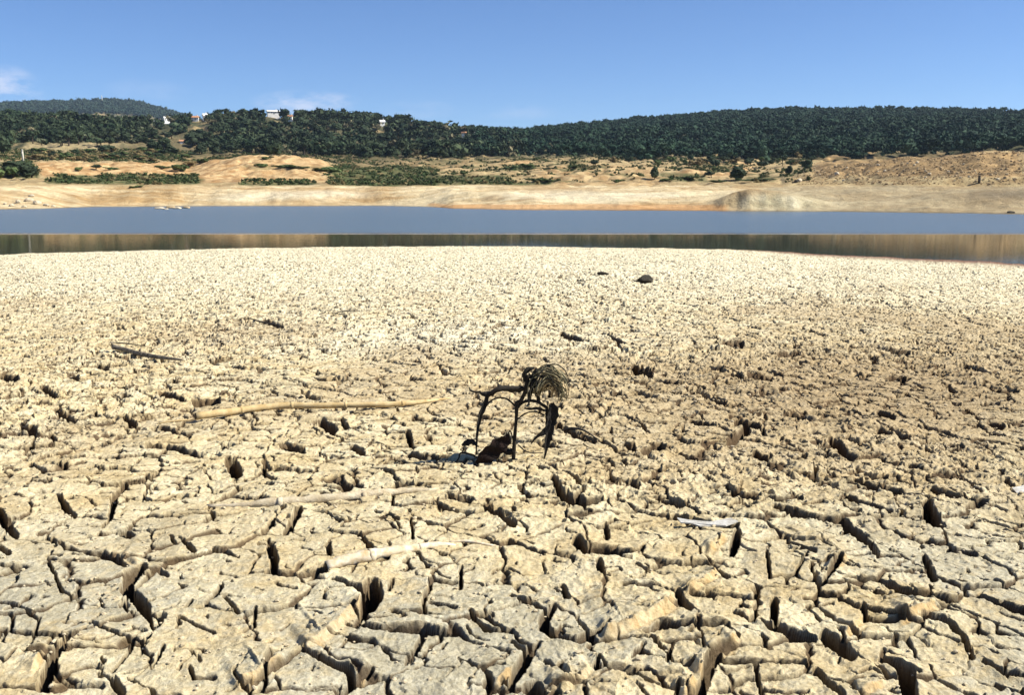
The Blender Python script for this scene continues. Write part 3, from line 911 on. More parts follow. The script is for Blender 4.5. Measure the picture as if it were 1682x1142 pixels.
def make_ground():
    a_f = np.linspace(-0.62, 0.62, 1150)
    a_s = np.linspace(0.63, math.pi, 90)
    az = np.concatenate([-a_s[::-1], a_f, a_s])
    r = [0.05, 1.0]
    while r[-1] < 95: r.append(r[-1] + max(0.6, r[-1] * 0.02))
    while r[-1] < 380: r.append(r[-1] + r[-1] * 0.0042)
    while r[-1] < 1100: r.append(r[-1] + r[-1] * 0.009)
    while r[-1] < 5200: r.append(r[-1] + r[-1] * 0.03)
    r = np.array(r)
    R, A = np.meshgrid(r, az, indexing='ij')
    Z = land_height(A, R)
    X, Y = R * np.sin(A), R * np.cos(A)
    # tuck under the detailed mud sheet
    yin = np.clip(Y - 1.35, -1, 1); ins = (1.15 + 0.62 * Y) - np.abs(X)
    inside = sstep(0.0, 0.35, np.minimum(yin, ins) * (Y > 0) + (-1) * (Y <= 0)) * (1 - sstep(54, 55.6, Y))
    Z = Z - 0.30 * inside - 0.03 * (R < 80)
    px = px_at_az(A); fs = far_shore(A)
    U, V = project(X, Y, Z)
    nx = fbm(X * 0.06, Y * 0.06, 4); nf = fbm(X * 0.35, Y * 0.35, 4); ns_ = fbm((X - .25 * Y) * 0.03 + 4, Y * 0.10, 4)
    sand = lerp3((0.38, 0.255, 0.12), (0.62, 0.52, 0.33), .5 + 1.3 * nx + 1.1 * fbm(X * .03, Y * .5, 3))
    c = lerp3((0.32, 0.23, 0.115), (0.42, 0.33, 0.18), .5 + 1.5 * nf)           # dry land
    mO = smear(px, V, ORANGE, nx)
    oc = lerp3((0.36, 0.215, 0.095), (0.58, 0.41, 0.215), .5 + 2.2 * nf)
    rb = sstep(1310, 1370, px)[..., None]
    oc = oc * (1 - rb) + lerp3((0.17, 0.115, 0.058), (0.40, 0.255, 0.115), .45 + 2.0 * nf) * rb
    c = c * (1 - mO[..., None]) + oc * mO[..., None]
    mS = sstep(0, 3, V + 3 * nx - 304) * (R < 190)
    c = c * (1 - mS[..., None]) + sand * mS[..., None]
    # pale bands and the grey right end of the beach
    gb = mS * sstep(1150, 1350, px) * 0.75
    c = c * (1 - gb[..., None]) + np.array((0.30, 0.245, 0.15)) * gb[..., None]
    db = mS * sstep(1560, 1640, px) * np.clip(1 - np.abs(V - 320) / 13, 0, 1) * .8
    c = c * (1 - db[..., None]) + np.array((0.15, 0.12, 0.08)) * db[..., None]
    pl = mS * np.exp(-((V - 322 - 6 * nx) / 7) ** 2) * np.clip(sstep(300, 420, px) * (1 - sstep(560, 640, px)) + sstep(780, 850, px) * (1 - sstep(1080, 1180, px)), 0, 1) * .7
    c = c * (1 - pl[..., None]) + np.array((0.66, 0.60, 0.44)) * pl[..., None]
    pm = np.exp(-(((px - 1275) / 85) ** 2 + ((V - 333) / 15) ** 2)) * mS * .85
    c = c * (1 - pm[..., None]) + lerp3((0.40, 0.36, 0.23), (0.62, 0.57, 0.40), .5 + 1.6 * nf) * pm[..., None]
    mO2 = smear(px, V, [(715, 1190, 336, 347, .9)], nx)
    c = c * (1 - mO2[..., None] * .8) + np.array((0.50, 0.27, 0.11)) * mO2[..., None] * .8
    mG = np.clip(smear(px, V, GREEN, nx) * (1.0 + 1.2 * nf), 0, 1)
    c = c * (1 - mG[..., None]) + lerp3((0.045, 0.065, 0.025), (0.10, 0.11, 0.045), .5 + nf) * mG[..., None]
    st_ = (sstep(0.10, 0.28, ns_) * (V < 300) * (R < 340) * (px > 560) * (px < 1330))  # scrub streaks
    c = c * (1 - st_[..., None] * .8) + np.array((0.10, 0.10, 0.045)) * st_[..., None] * .8
    # wooded hills: dark litter and scrub underneath
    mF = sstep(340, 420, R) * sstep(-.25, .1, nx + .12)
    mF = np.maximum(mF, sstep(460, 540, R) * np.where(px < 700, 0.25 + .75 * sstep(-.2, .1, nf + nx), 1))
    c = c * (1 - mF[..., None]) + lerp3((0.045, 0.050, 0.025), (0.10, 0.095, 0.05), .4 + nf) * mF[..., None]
    clr = smear(px, V, [(45, 205, 234, 256, 1), (205, 300, 224, 250, .7), (330, 372, 238, 250, .5), (840, 930, 234, 240, .7)], nx * .7)
    c = c * (1 - clr[..., None]) + lerp3((0.24, 0.20, 0.11), (0.34, 0.27, 0.15), .5 + nf) * clr[..., None]
    # firebreak up the far hill
    fb = (R > 1500) * np.clip(1 - np.abs(px - (168 + (V - 170) * 2.3)) / 2.0, 0, 1) * (V < 186)
    c = c * (1 - fb[..., None]) + np.array((0.34, 0.27, 0.18)) * fb[..., None]
    belt = sstep(285, 330, R) * (1 - sstep(520, 600, R)) * (1 - .75 * sstep(600, 760, px)) * (1 - sstep(1050, 1200, px)) * np.clip(.75 + 1.2 * nf, 0, 1) * sstep(190, 230, px + 40 * nx + np.where(V > 252, 200, 0))
    c = c * (1 - belt[..., None]) + lerp3((0.075, 0.068, 0.035), (0.16, 0.125, 0.065), .5 + nf) * belt[..., None]
    # shore wetness
    wet = (R > 88) * (1 - sstep(0.0, 0.16, Z - WZ))
    c = c * (1 - wet[..., None] * .5)
    nearm = (1 - sstep(75, 85, R))
    mud = lerp3((0.42, 0.33, 0.20), (0.58, 0.50, 0.36), .5 + nf)
    c = c * (1 - nearm[..., None]) + mud * nearm[..., None]
    q = grid_quads(len(r), len(az))
    me = mesh_np("ground", np.stack([X, Y, Z], -1).reshape(-1, 3), q, M_LAND, True, {"tint": np.clip(c, .01, .8).reshape(-1, 3)})
    o = link("ground", me)
    tag(o, kind='structure')


make_ground()


def land_pt(u, v, r0=None, rmin=90., rmax=3000.):
    """point on the land seen at photo pixel (u, v)"""
    a = float(az_of(u, v))
    el = float(cone_el(u, v))
    rr = np.concatenate([np.arange(rmin, 380, 0.5), np.arange(380, rmax, 3.0)])
    zz = land_height(np.full(rr.shape, a), rr)
    hit = np.nonzero(zz >= CAMZ + rr * el)[0]
    if len(hit) == 0:
        k = int(np.argmax((zz - CAMZ) / rr))
    else:
        k = int(hit[0])
    return Vector((rr[k] * math.sin(a), rr[k] * math.cos(a), float(zz[k]))), rr[k]


# lake
wv = [(-420, 8, WZ), (420, 8, WZ), (420, 230, WZ), (-420, 230, WZ)]
mbw = MB()
nxw, nyw = 60, 40
for j in range(nyw + 1):
    for i in range(nxw + 1):
        mbw.v.append((-330 + 660 * i / nxw, 12 + 190 * j / nyw, WZ))
for j in range(nyw):
    for i in range(nxw):
        a = j * (nxw + 1) + i
        mbw.f.append((a, a + 1, a + nxw + 2, a + nxw + 1))
tag(link("water", mbw.mesh("water", M_WATER)), kind='structure')

# ------------------------------------------------------------------ rocks / crumbs
def ico(sub):
    import bmesh
    bm = bmesh.new()
    bmesh.ops.create_icosphere(bm, subdivisions=sub, radius=1.0)
    v = np.array([p.co[:] for p in bm.verts]); f = np.array([[q.index for q in t.verts] for t in bm.faces])
    bm.free()
    return v, f


ICO1, ICO2, ICO3 = ico(1), ico(2), ico(3)


def lump(rs, base=ICO2, rough=0.25, squash=(1, 1, 1)):
    v, f = base
    d = 1 + rs.normal(0, rough * .35, len(v))
    dirs = rs.normal(0, 1, (5, 3)); dirs /= np.linalg.norm(dirs, axis=1)[:, None]
    for k in dirs:       # chop facets
        h = v @ k
        d = np.where(h * d > .72, .72 / np.maximum(h, .01), d)
    return v * d[:, None] * np.array(squash), f


def rock_mesh(name, seed, mat, squash=(1, 1, .7), base=ICO2, rough=.25):
    v, f = lump(np.random.RandomState(seed), base, rough, squash)
    return mesh_np(name, v, None, mat, False, tris=f)


def scatter_crumbs():
    rs = np.random.RandomState(5)
    V_, F_ = [], []
    n0 = 0
    protos = [lump(rs, ICO1, .5, (1, .8, .6)) for _ in range(8)]
    yy = MY[:, 0]
    for _ in range(5200):
        y = 2.0 + 9.0 * rs.rand() ** 1.3
        x = (rs.rand() * 2 - 1) * (0.6 + 0.58 * y)
        if noise(np.array([x * .9]), np.array([y * .9]))[0] + rs.rand() * .5 < .12: continue
        size = 0.0025 + 0.007 * rs.rand() ** 3 + .0009 * y
        v, f = protos[rs.randint(8)]
        a = rs.rand() * 6.28
        R = np.array([[math.cos(a), -math.sin(a), 0], [math.sin(a), math.cos(a), 0], [0, 0, 1]])
        V_.append((v * size) @ R.T + np.array([x, y, mud_at(x, y) + size * .1])); F_.append(f + n0); n0 += len(v)
    v = np.concatenate(V_); f = np.concatenate(F_)
    m = simple_mat("mud_crumb", (0.36, 0.29, 0.18), (0.50, 0.42, 0.29), scale=30)
    o = link("mud_crumbs", mesh_np("mud_crumbs", v, None, m, False, tris=f))
    tag(o, "loose crumbs of dried mud strewn over the cracked ground", "crumbs", kind='stuff')


scatter_crumbs()

# ------------------------------------------------------------------ sticks, reeds and stones on the mud
def vpt(u, v, Y):
    """point at photo pixel on the vertical plane y = Y"""
    x, y, z = [float(k) for k in ray(u, v)]
    k = Y / y
    return Vector((x * k, Y, CAMZ + z * k))


def on_mud(u, v, h=0.0):
    p = gpt(u, v)
    return Vector((p.x, p.y, mud_top(p.x, p.y) + h))


def stick(name, label, cat, pix, rad, mat, lift=0.0, nodes=0, end=None, group=None, parts=None, sink=0.0, wob=.08, stub=None):
    pts = [on_mud(u, v) for u, v in pix]
    # a stiff stalk: fit the heights with a smooth line instead of following every bump
    zs = np.array([p.z for p in pts]); t = np.linspace(0, 1, len(zs))
    co = np.polyfit(t, zs, min(2, len(zs) - 1))
    r_ = rad if hasattr(rad, '__len__') else [rad] * len(pts)
    for i, p in enumerate(pts):
        p.z = float(np.polyval(co, t[i])) + r_[i] * .9 + lift - sink
    path = smooth_path(pts, 5)
    rr = np.interp(np.linspace(0, 1, len(path)), np.linspace(0, 1, len(r_)), r_)
    base = path[0].copy()
    root = empty(name, base)
    tag(root, label, cat, group)
    mb = MB(); mb.tube([p - base for p in path], list(rr), 10, wob=wob)
    link("stalk", mb.mesh("stalk", mat), root)
    for k in range(nodes):
        i = int((k + 1) / (nodes + 1) * (len(path) - 1))
        d = (path[min(i + 1, len(path) - 1)] - path[i]).normalized()
        mb = MB(); c = path[i] - base
        mb.tube([c - d * rr[i] * .55, c - d * rr[i] * .2, c + d * rr[i] * .2, c + d * rr[i] * .55], [rr[i] * 1.01, rr[i] * 1.17, rr[i] * 1.17, rr[i] * 1.01], 10)
        link("node", mb.mesh("node", mat), root)
    if end:
        d = (path[1] - path[0]).normalized()
        mb = MB(); mb.tube([-d * .0015, d * .002], [rr[0] * .8, rr[0] * .8], 10)
        link("hollow_end", mb.mesh("hollow_end", end), root)
    if stub:
        for (i0, du, dv, ln) in stub:
            i = int(i0 * (len(path) - 1))
            c = path[i] - base
            mb = MB(); mb.tube([c, c + Vector((du * ln, 0.02 * ln, dv * ln)), c + Vector((du * ln * 1.8, 0.05 * ln, dv * ln * 1.4))], [rr[i] * .6, rr[i] * .45, rr[i] * .2], 6)
            link("twig", mb.mesh("twig", mat), root)
    return root


stick("dry_reed", "long tan dry reed with a cut hollow end, lying left of the wilted plant", "reed",
      [(322, 697), (370, 690), (415, 683), (470, 678), (520, 677), (580, 675), (640, 673), (690, 668), (738, 659)],
      [.023, .022, .021, .0215, .019, .019, .018, .015, .006], M_REED, nodes=4, end=M_REEDEND, lift=.012)
stick("reed_splinter", "thin pale reed splinter lying past the cut end of the long reed", "reed",
      [(258, 700), (285, 698), (316, 695)], [.003, .005, .0045], M_REED, lift=.003)
M_BRANCH = simple_mat("grey_brown_branch", (0.06, 0.048, 0.034), (0.30, 0.25, 0.18), scale=26, bump=0.6, bscale=120, bdist=0.004)
stick("fallen_branch", "grey-brown fallen branch with a knotted end at the left", "branch",
      [(187, 580), (205, 582), (235, 588), (265, 593), (300, 598)], [.024, .022, .021, .018, .008], M_BRANCH, nodes=1, end=M_REEDEND, lift=.012,
      stub=[(0.0, -.3, .8, .04), (.45, .3, .9, .04)])
stick("thin_branch", "thin dark broken twig just above the knotted fallen branch", "branch",
      [(181, 566), (205, 568), (240, 570)], [.004, .007, .003], M_TWIG, lift=.006, stub=[(.95, .1, .9, .03)])
stick("mud_coated_reed", "reed half buried in mud, below the long tan reed", "reed",
      [(340, 828), (400, 829), (450, 827), (500, 824), (560, 820), (620, 814), (660, 810), (715, 808)],
      [.010, .016, .022, .0225, .022, .020, .016, .010], M_REEDM, nodes=2, sink=.015, wob=.25)
stick("bleached_reed", "thick bleached reed half sunk in mud with a dark broken end", "reed",
      [(536, 936), (570, 929), (610, 922), (650, 914), (690, 906), (722, 899), (748, 896)],
      [.019, .022, .022, .019, .015, .011, .006], M_REEDW, nodes=2, end=M_REEDEND, sink=.011, wob=.2)
stick("bleached_splinter", "white bleached reed splinter at the upper end of the thick reed", "reed",
      [(738, 893), (765, 891), (800, 893), (838, 893)], [.004, .006, .006, .003], M_REEDW, sink=.004)
stick("short_twig", "short dark twig lying on the pale mud, up left of the wilted plant", "twig",
      [(402, 524), (430, 530), (462, 537)], [.004, .010, .008], M_TWIG, lift=.004)
stick("forked_twig", "small forked twig on the pale mud below the lake", "twig",
      [(545, 518), (568, 515), (590, 513)], [.004, .009, .005], M_TWIG, lift=.008, stub=[(.4, -.5, .5, .05)])
stick("slim_twig", "slim dark twig lying on the pale mud above the wilted plant's curled top", "twig",
      [(998, 552), (1014, 560), (1030, 569)], [.003, .007, .005], M_TWIG, lift=.004)
stick("dark_twig", "dark twig lying on the mud just right of the wilted plant", "twig",
      [(921, 704), (938, 709), (958, 713), (982, 722)], [.006, .009, .006, .003], M_TWIG, lift=.002)


def stone(name, label, cat, u, v, s, seed, mat, squash=(1, .9, .75), group=None, rz=0.0, near=True, sink=.25):
    me = rock_mesh(name, seed, mat, squash, ICO3 if near else ICO2, .16)
    p = on_mud(u, v) if near else land_pt(u, v)[0]
    o = link(name, me, loc=(p.x, p.y, p.z + s * squash[2] * (1 - 2 * sink) * .8))
    o.scale = (s, s, s)
    o.rotation_euler = (0, 0, rz)
    tag(o, label, cat, group)
    return o


stone("dark_stone", "dark round stone standing alone on the pale mud near the lake", "stone", 1059, 465, .15, 3, M_DARKROCK, (1, .8, .72))
stone("small_stone", "small dark flat stone on the pale mud left of the round one", "stone", 990, 452, .13, 4, M_DARKROCK, (1, .7, .38))
stone("dark_pebble", "little dark pebble beside the round stone near the lake", "stone", 1044, 464, .035, 6, M_DARKROCK, (1.2, .8, .5))


def flake(name, label, pts, z=.012, mat=M_REEDW):
    ps = [on_mud(u, v) for u, v in pts]
    zb = max(p.z for p in ps) + .002
    c = sum(ps, Vector()) / len(ps)
    vs = [Vector((p.x, p.y, zb + random.uniform(-.3, .5) * z)) - c for p in ps]
    n = len(vs)
    allv = vs + [q - Vector((0, 0, .005)) for q in vs]
    fs = [tuple(range(n)), tuple(range(2 * n - 1, n - 1, -1))] + [(i, i + n, (i + 1) % n + n, (i + 1) % n) for i in range(n)]
    mb = MB(); mb.add(allv, fs)
    o = link(name, mb.mesh(name, mat, False), loc=c)
    return tag(o, label, "flake")


M_FLAKE = simple_mat("pale_mud_flake", (0.32, 0.29, 0.24), (0.54, 0.53, 0.50), scale=40, bump=.8, bdist=.004)
flake("pale_flake", "white jagged flake beside a wide crack, right of the bleached reed",
      [(1112, 858), (1130, 862), (1165, 866), (1200, 858), (1212, 866), (1192, 873), (1168, 871), (1150, 873), (1134, 868), (1118, 866)], mat=M_FLAKE)
flake("small_flake", "small white flake at the right edge of the mud", [(1662, 806), (1682, 800), (1684, 811), (1670, 812)], mat=M_FLAKE)

# ------------------------------------------------------------------ the wilted plant
PB = on_mud(843, 757)
PY = PB.y


def w4(x, y, d=0.0):
    """enlarged-detail coordinates of the plant -> world, d metres behind the stem's plane"""
    return vpt(620 + x * 0.2616, 560 + y * 0.2616, PY + d)


plant = empty("wilted_plant", PB)
tag(plant, "dead wilted seedling with drooping black leaves and a curled fibrous top", "plant")
pinv = lambda q: q - PB


def ptube(name, pts, rad, mat, parent=plant, seg=8, flat=1.0):
    path = smooth_path([pinv(p) for p in pts], 6)
    rr = list(2.05 * np.interp(np.linspace(0, 1, len(path)), np.linspace(0, 1, len(rad)), rad))
    mb = MB(); mb.tube(path, rr, seg, flat=flat, wob=.12)
    return link(name, mb.mesh(name, mat), parent)


def pleaf(name, mid, wid, mat, side=Vector((1, 0.25, 0)), fold=.35, parent=plant, curl=0.15, thick=.0012):
    """a dried, folded leaf blade: midrib points and half widths; real thickness"""
    path = smooth_path([pinv(p) for p in mid], 6)
    ww = 1.75 * np.interp(np.linspace(0, 1, len(path)), np.linspace(0, 1, len(wid)), wid)
    nb = 9
    vs = []
    rs = np.random.RandomState(len(path) * 7 + int(ww.max() * 9999))
    for i, p in enumerate(path):
        t = (path[min(i + 1, len(path) - 1)] - path[max(0, i - 1)]).normalized()
        s = (side - t * side.dot(t)).normalized()
        n = t.cross(s)
        for k in range(nb):
            q = -1 + 2 * k / (nb - 1)
            wv_ = ww[i] * (1 + .12 * math.sin(i * 1.3 + k))
            off = s * q * wv_ + n * (abs(q) ** 1.4 * wv_ * fold + curl * wv_ * math.sin(i * .7 + q * 2.2)) + n * float(rs.normal(0, .0008))
            vs.append(p + off)
    m = len(vs)
    # second side for thickness
    vs2 = [v_ + Vector((0, -thick, thick * .5)) for v_ in vs]
    fs = []
    L = len(path)
    for i in range(L - 1):
        for k in range(nb - 1):
            a = i * nb + k
            fs.append((a, a + 1, a + nb + 1, a + nb)); fs.append((m + a, m + a + nb, m + a + nb + 1, m + a + 1))
        a = i * nb
        fs.append((a, a + nb, m + a + nb, m + a)); b = i * nb + nb - 1
        fs.append((b, m + b, m + b + nb, b + nb))
    mb = MB(); mb.add(vs + vs2, fs)
    return link(name, mb.mesh(name, mat), parent)


bz = PB.z - .03
stem_base = w4(850, 765); stem_base.z = bz
ptube("stem", [stem_base, w4(856, 700), w4(862, 600), w4(872, 480), w4(875, 395), w4(900, 375), w4(928, 320), w4(938, 270), w4(945, 215)],
      [.0052, .0050, .0042, .0040, .0050, .0046, .0052, .0056, .0050], M_STEM)
# roots / collar clod at the foot
ptube("side_shoot", [w4(858, 690, .0), w4(820, 700, .01), w4(790, 690, .02)], [.006, .008, .004], M_STEM)
# left branch and its shrivelled blades
ptube("branch", [w4(935, 305), w4(880, 300, -.01), w4(820, 300, -.02), w4(750, 310, -.03), w4(690, 345, -.03)], [.005, .0055, .006, .006, .005], M_STEM)
pleaf("shrivelled_leaf", [w4(940, 300), w4(890, 300, .01), w4(830, 300, .0), w4(775, 290, -.01), w4(755, 265, -.01)], [.003, .010, .0095, .007, .002], M_LEAF, side=Vector((0, .5, 1)), fold=.5)
pleaf("shrivelled_leaf", [w4(760, 310, -.03), w4(720, 325, -.03), w4(680, 335, -.03), w4(640, 325, -.02)], [.003, .008, .009, .003], M_LEAF, side=Vector((0, .5, 1)), fold=.4)
ptube("twig", [w4(650, 320, -.02), w4(615, 322, -.02), w4(585, 312, -.02), w4(577, 292, -.02)], [.003, .0026, .0026, .001], M_STEM)
pleaf("hanging_leaf", [w4(692, 340, -.03), w4(672, 400, -.035), w4(645, 470, -.04), w4(628, 560, -.045), w4(622, 640, -.05), w4(618, 720, -.05)],
      [.005, .0085, .0065, .004, .0028, .0018], M_LEAF, fold=.6)
tag(bpy.data.objects["hanging_leaf"], "long narrow black leaf hanging on the left")
ptube("stalk", [w4(690, 402, -.03), w4(720, 372, -.02), w4(765, 358, -.015), w4(815, 368, -.01), w4(868, 412)], [.0016, .0019, .002, .0022, .0026], M_STEM)
# big folded leaf lying against the ground, lower left
pleaf("fallen_leaf", [w4(822, 588, -.02), w4(800, 625, -.03), w4(745, 672, -.045), w4(685, 720, -.055), w4(622, 772, -.06)],
      [.004, .019, .028, .025, .010], M_LEAFR, side=Vector((.7, .35, -.7)), fold=.2)
ptube("leaf_stalk", [w4(862, 668), w4(846, 600, -.01), w4(832, 565, -.015), w4(820, 592, -.02)], [.0022, .0018, .0016, .0018], M_STEM)
pleaf("crumpled_leaf", [w4(625, 650, -.03), w4(590, 632, -.03), w4(560, 640, -.03), w4(528, 656, -.03)], [.004, .008, .010, .003], M_LEAF, side=Vector((0, .5, 1)), fold=.5)
ptube("twig", [w4(625, 735, -.03), w4(590, 715, -.03), w4(525, 705, -.03), w4(512, 735, -.04), w4(492, 765, -.05)], [.0022, .0026, .0022, .002, .0015], M_STEM)
# right arch and hanging leaf
ptube("branch", [w4(876, 425), w4(905, 392, .01), w4(945, 378, .015), w4(1000, 382, .02), w4(1040, 405, .02), w4(1070, 425, .02)], [.0036, .0038, .0036, .004, .004, .004], M_STEM)
ptube("branch", [w4(940, 335), w4(975, 318, .01), w4(1010, 340, .015), w4(1005, 375, .018)], [.0034, .0028, .0034, .0028], M_STEM)
pleaf("shrivelled_leaf", [w4(1000, 345, .015), w4(1010, 365, .015), w4(1015, 385, .02)], [.002, .006, .002], M_LEAF)
ptube("stalk", [w4(880, 495), w4(915, 465, .01), w4(960, 447, .015), w4(1010, 450, .02), w4(1050, 470, .02)], [.0016, .0018, .0018, .0019, .0022], M_STEM)
ptube("stalk", [w4(925, 425, .01), w4(960, 428, .012), w4(1010, 425, .015), w4(1050, 440, .02)], [.002, .003, .0032, .003], M_STEM)
pleaf("hanging_leaf", [w4(1092, 392, .02), w4(1098, 430, .02), w4(1092, 490, .02), w4(1080, 540, .02), w4(1070, 610, .018), w4(1060, 670, .015), w4(1046, 745, .01)],
      [.006, .017, .017, .013, .011, .006, .0015], M_LEAF, fold=.45)
pleaf("hanging_leaf", [w4(1062, 420, .02), w4(1066, 470, .015), w4(1070, 530, .01), w4(1040, 575, .005), w4(995, 605, .0), w4(962, 650, .0)],
      [.003, .007, .009, .008, .0045, .001], M_LEAF, fold=.45)
ptube("twig", [w4(884, 655), w4(925, 690, -.01), w4(970, 705, -.015), w4(1040, 704, -.01)], [.0018, .0016, .0014, .001], M_STEM)
# the curled top: many dried fibres arching over to the right and down, round a dark knot
knot = link("dark_knot", rock_mesh("dark_knot", 21, M_LEAF, (.85, .8, 1.25), ICO3, .5), plant, loc=pinv(w4(955, 225)))
knot.scale = (.0125,) * 3
pleaf("shrivelled_leaf", [w4(925, 260), w4(925, 215, -.01), w4(950, 180, -.01), w4(985, 168)], [.003, .007, .008, .003], M_LEAF)
pleaf("shrivelled_leaf", [w4(935, 300, -.005), w4(960, 270, -.01), w4(990, 215, -.01), w4(1000, 170)], [.003, .008, .007, .003], M_LEAF)
cl_ = link("withered_clump", rock_mesh("withered_clump", 44, M_TUFT, (1.15, .8, .85), ICO3, .9), plant, loc=pinv(w4(1050, 225)))
cl_.scale = (.045,) * 3
rs = np.random.RandomState(12)
mbo, mbi = MB(), MB()
mbd = MB()
for k in range(230):
    fr = rs.rand() ** .8
    R_ = .020 + .074 * fr
    cen = w4(1070 + rs.normal(0, 16) + 10 * fr, 315 + rs.normal(0, 14), rs.uniform(-.04, .04))
    a0 = math.radians(rs.uniform(110, 200)); a1 = a0 - math.radians(rs.uniform(60, 215))
    a1 = max(a1, math.radians(-35))
    yaw = rs.normal(0, .45); lean = rs.normal(0, .25)
    ee = rs.uniform(.85, 1.35); kk = rs.uniform(1.0, 3.0); ph = rs.uniform(0, 6.28); am = rs.uniform(.002, .009)
    pts = []
    for i in range(12):
        a = a0 + (a1 - a0) * i / 11
        rad_ = R_ + am * math.sin(kk * a * 2 + ph)
        lx, lz = math.cos(a) * rad_, math.sin(a) * rad_ * ee
        pts.append(pinv(cen + Vector((lx * math.cos(yaw), lx * math.sin(yaw) + lz * lean, lz + rs.normal(0, .0018)))))
    q_ = rs.rand()
    tgt = mbd if q_ < .28 else (mbi if (fr < .45 and q_ < .75) or q_ > .88 else mbo)
    w_ = rs.uniform(.0020, .0054)
    tgt.tube(pts, list(np.linspace(w_, w_ * .35, 12)), 4, cap=False, flat=rs.uniform(.4, 1))
link("dark_fibres", mbd.mesh("dark_fibres", M_LEAF), plant)
link("fibre_tuft", mbo.mesh("fibre_tuft", M_TUFT), plant)
o = link("inner_fibres", mbi.mesh("inner_fibres", M_TUFTT), plant)
o["label"] = "tan inner fibres of the curled top"
pleaf("curled_leaf", [w4(975, 300), w4(1000, 205, .02), w4(1075, 165, .03), w4(1150, 195, .03), w4(1190, 250, .02), w4(1180, 310, .01)], [.004, .014, .020, .018, .012, .003],
      M_TUFT, side=Vector((.1, 1, .2)), fold=-.3)
pleaf("curled_leaf", [w4(1060, 240, -.02), w4(1120, 250, -.02), w4(1175, 290, -.02), w4(1200, 335, -.01)], [.003, .008, .008, .002], M_TUFTT, side=Vector((.1, .7, .6)), fold=.4)

# ------------------------------------------------------------------ trees
def crown_np(rs, kind, hi=True):
    """leafy crown of unit height ~1 wide ~1: noisy lumps and many leaf tufts"""
    Vs, Fs = [], []
    n0 = 0
    if kind == 'oak':
        lumps = [(rs.uniform(-.28, .28), rs.uniform(-.28, .28), rs.uniform(.22, .76), rs.uniform(.17, .28)) for _ in range(7 if hi else 3)]
    elif kind == 'pine':
        lumps = [(rs.uniform(-.32, .32), rs.uniform(-.32, .32), rs.uniform(.60, .88), rs.uniform(.12, .22)) for _ in range(7 if hi else 3)]
    else:
        lumps = [(rs.uniform(-.42, .42), rs.uniform(-.42, .42), rs.uniform(.12, .5), rs.uniform(.14, .26)) for _ in range(7 if hi else 3)]
    for (x, y, z, s) in lumps:
        v, f = ICO2 if hi else ICO1
        d = 1 + rs.uniform(-.28, .28, len(v))
        Vs.append(v * d[:, None] * s * np.array((1, 1, .8)) + np.array((x, y, z))); Fs.append(f + n0); n0 += len(v)
    nt_ = 420 if hi else 56
    for _ in range(nt_):
        x, y, z, s = lumps[rs.randint(len(lumps))]
        d = rs.normal(0, 1, 3); d /= np.linalg.norm(d); d[2] = abs(d[2]) * .9 - .25
        c = np.array((x, y, z)) + d * s * rs.uniform(.85, 1.35)
        sz = rs.uniform(.03, .06) if hi else rs.uniform(.06, .12)
        tri = rs.normal(0, 1, (3, 3)) * sz + c
        Vs.append(tri); Fs.append(np.array([[0, 1, 2]]) + n0); n0 += 3
    return np.concatenate(Vs), np.concatenate(Fs)


def trunk_mb(rs, kind):
    mb = MB()
    if kind == 'bush':
        for _ in range(4):
            a = rs.uniform(0, 6.28)
            mb.tube([(0, 0, -.05), (math.cos(a) * .1, math.sin(a) * .1, .15), (math.cos(a) * .25, math.sin(a) * .25, .35)], [.03, .022, .01], 5)
    else:
        top = .5 if kind == 'oak' else .65
        mb.tube([(0, 0, -.08), (.01, 0, .1), (-.01, .01, top * .6), (.0, 0, top)], [.05, .04, .034, .02], 6)
        for k in range(4):
            a = k * 1.57 + rs.uniform(-.4, .4)
            mb.tube([(0, 0, top * .55), (math.cos(a) * .13, math.sin(a) * .13, top * .9), (math.cos(a) * .24, math.sin(a) * .24, top * 1.15)], [.022, .016, .008], 5)
    return mb


protos = {}
for kind, mat, nvar in (('oak', M_OAK, 4), ('pine', M_OAK, 2), ('olive', M_OLIVE, 2), ('bush', M_SHRUB, 3), ('drybush', M_DRYBUSH, 2)):
    for k in range(nvar):
        rs = np.random.RandomState(100 + k * 7 + len(kind))
        base = {'olive': 'oak', 'drybush': 'bush'}.get(kind, kind)
        v, f = crown_np(rs, base)
        cm = mesh_np("crown", v, None, mat, False, tris=f)
        tm = trunk_mb(rs, base).mesh("trunk", M_BARK)
        protos[(kind, k)] = (cm, tm)
NVAR = {'oak': 4, 'pine': 2, 'olive': 2, 'bush': 3, 'drybush': 2}
NAMES = {'oak': 'oak_tree', 'pine': 'pine_tree', 'olive': 'olive_tree', 'bush': 'shrub', 'drybush': 'dry_shrub'}
N_TREES = 0


def tree(kind, p, h, w, label, group):
    global N_TREES
    N_TREES += 1
    cm, tm = protos[(kind, random.randrange(NVAR[kind]))]
    t = empty(NAMES[kind], p)
    t.rotation_euler = (0, 0, random.uniform(0, 6.28))
    t.scale = (w, w * random.uniform(.85, 1.1), h)
    tag(t, label, 'shrub' if 'bush' in kind else 'tree', group)
    link("crown", cm, t)
    link("trunk", tm, t)
    return t


def tree_px(kind, u, v, hp, wp, label, group):
    """foot at photo pixel, size given in photo pixels"""
    p, r = land_pt(u, v)
    s = r / F_PX
    return tree(kind, p, hp * s, wp * s, label, group)


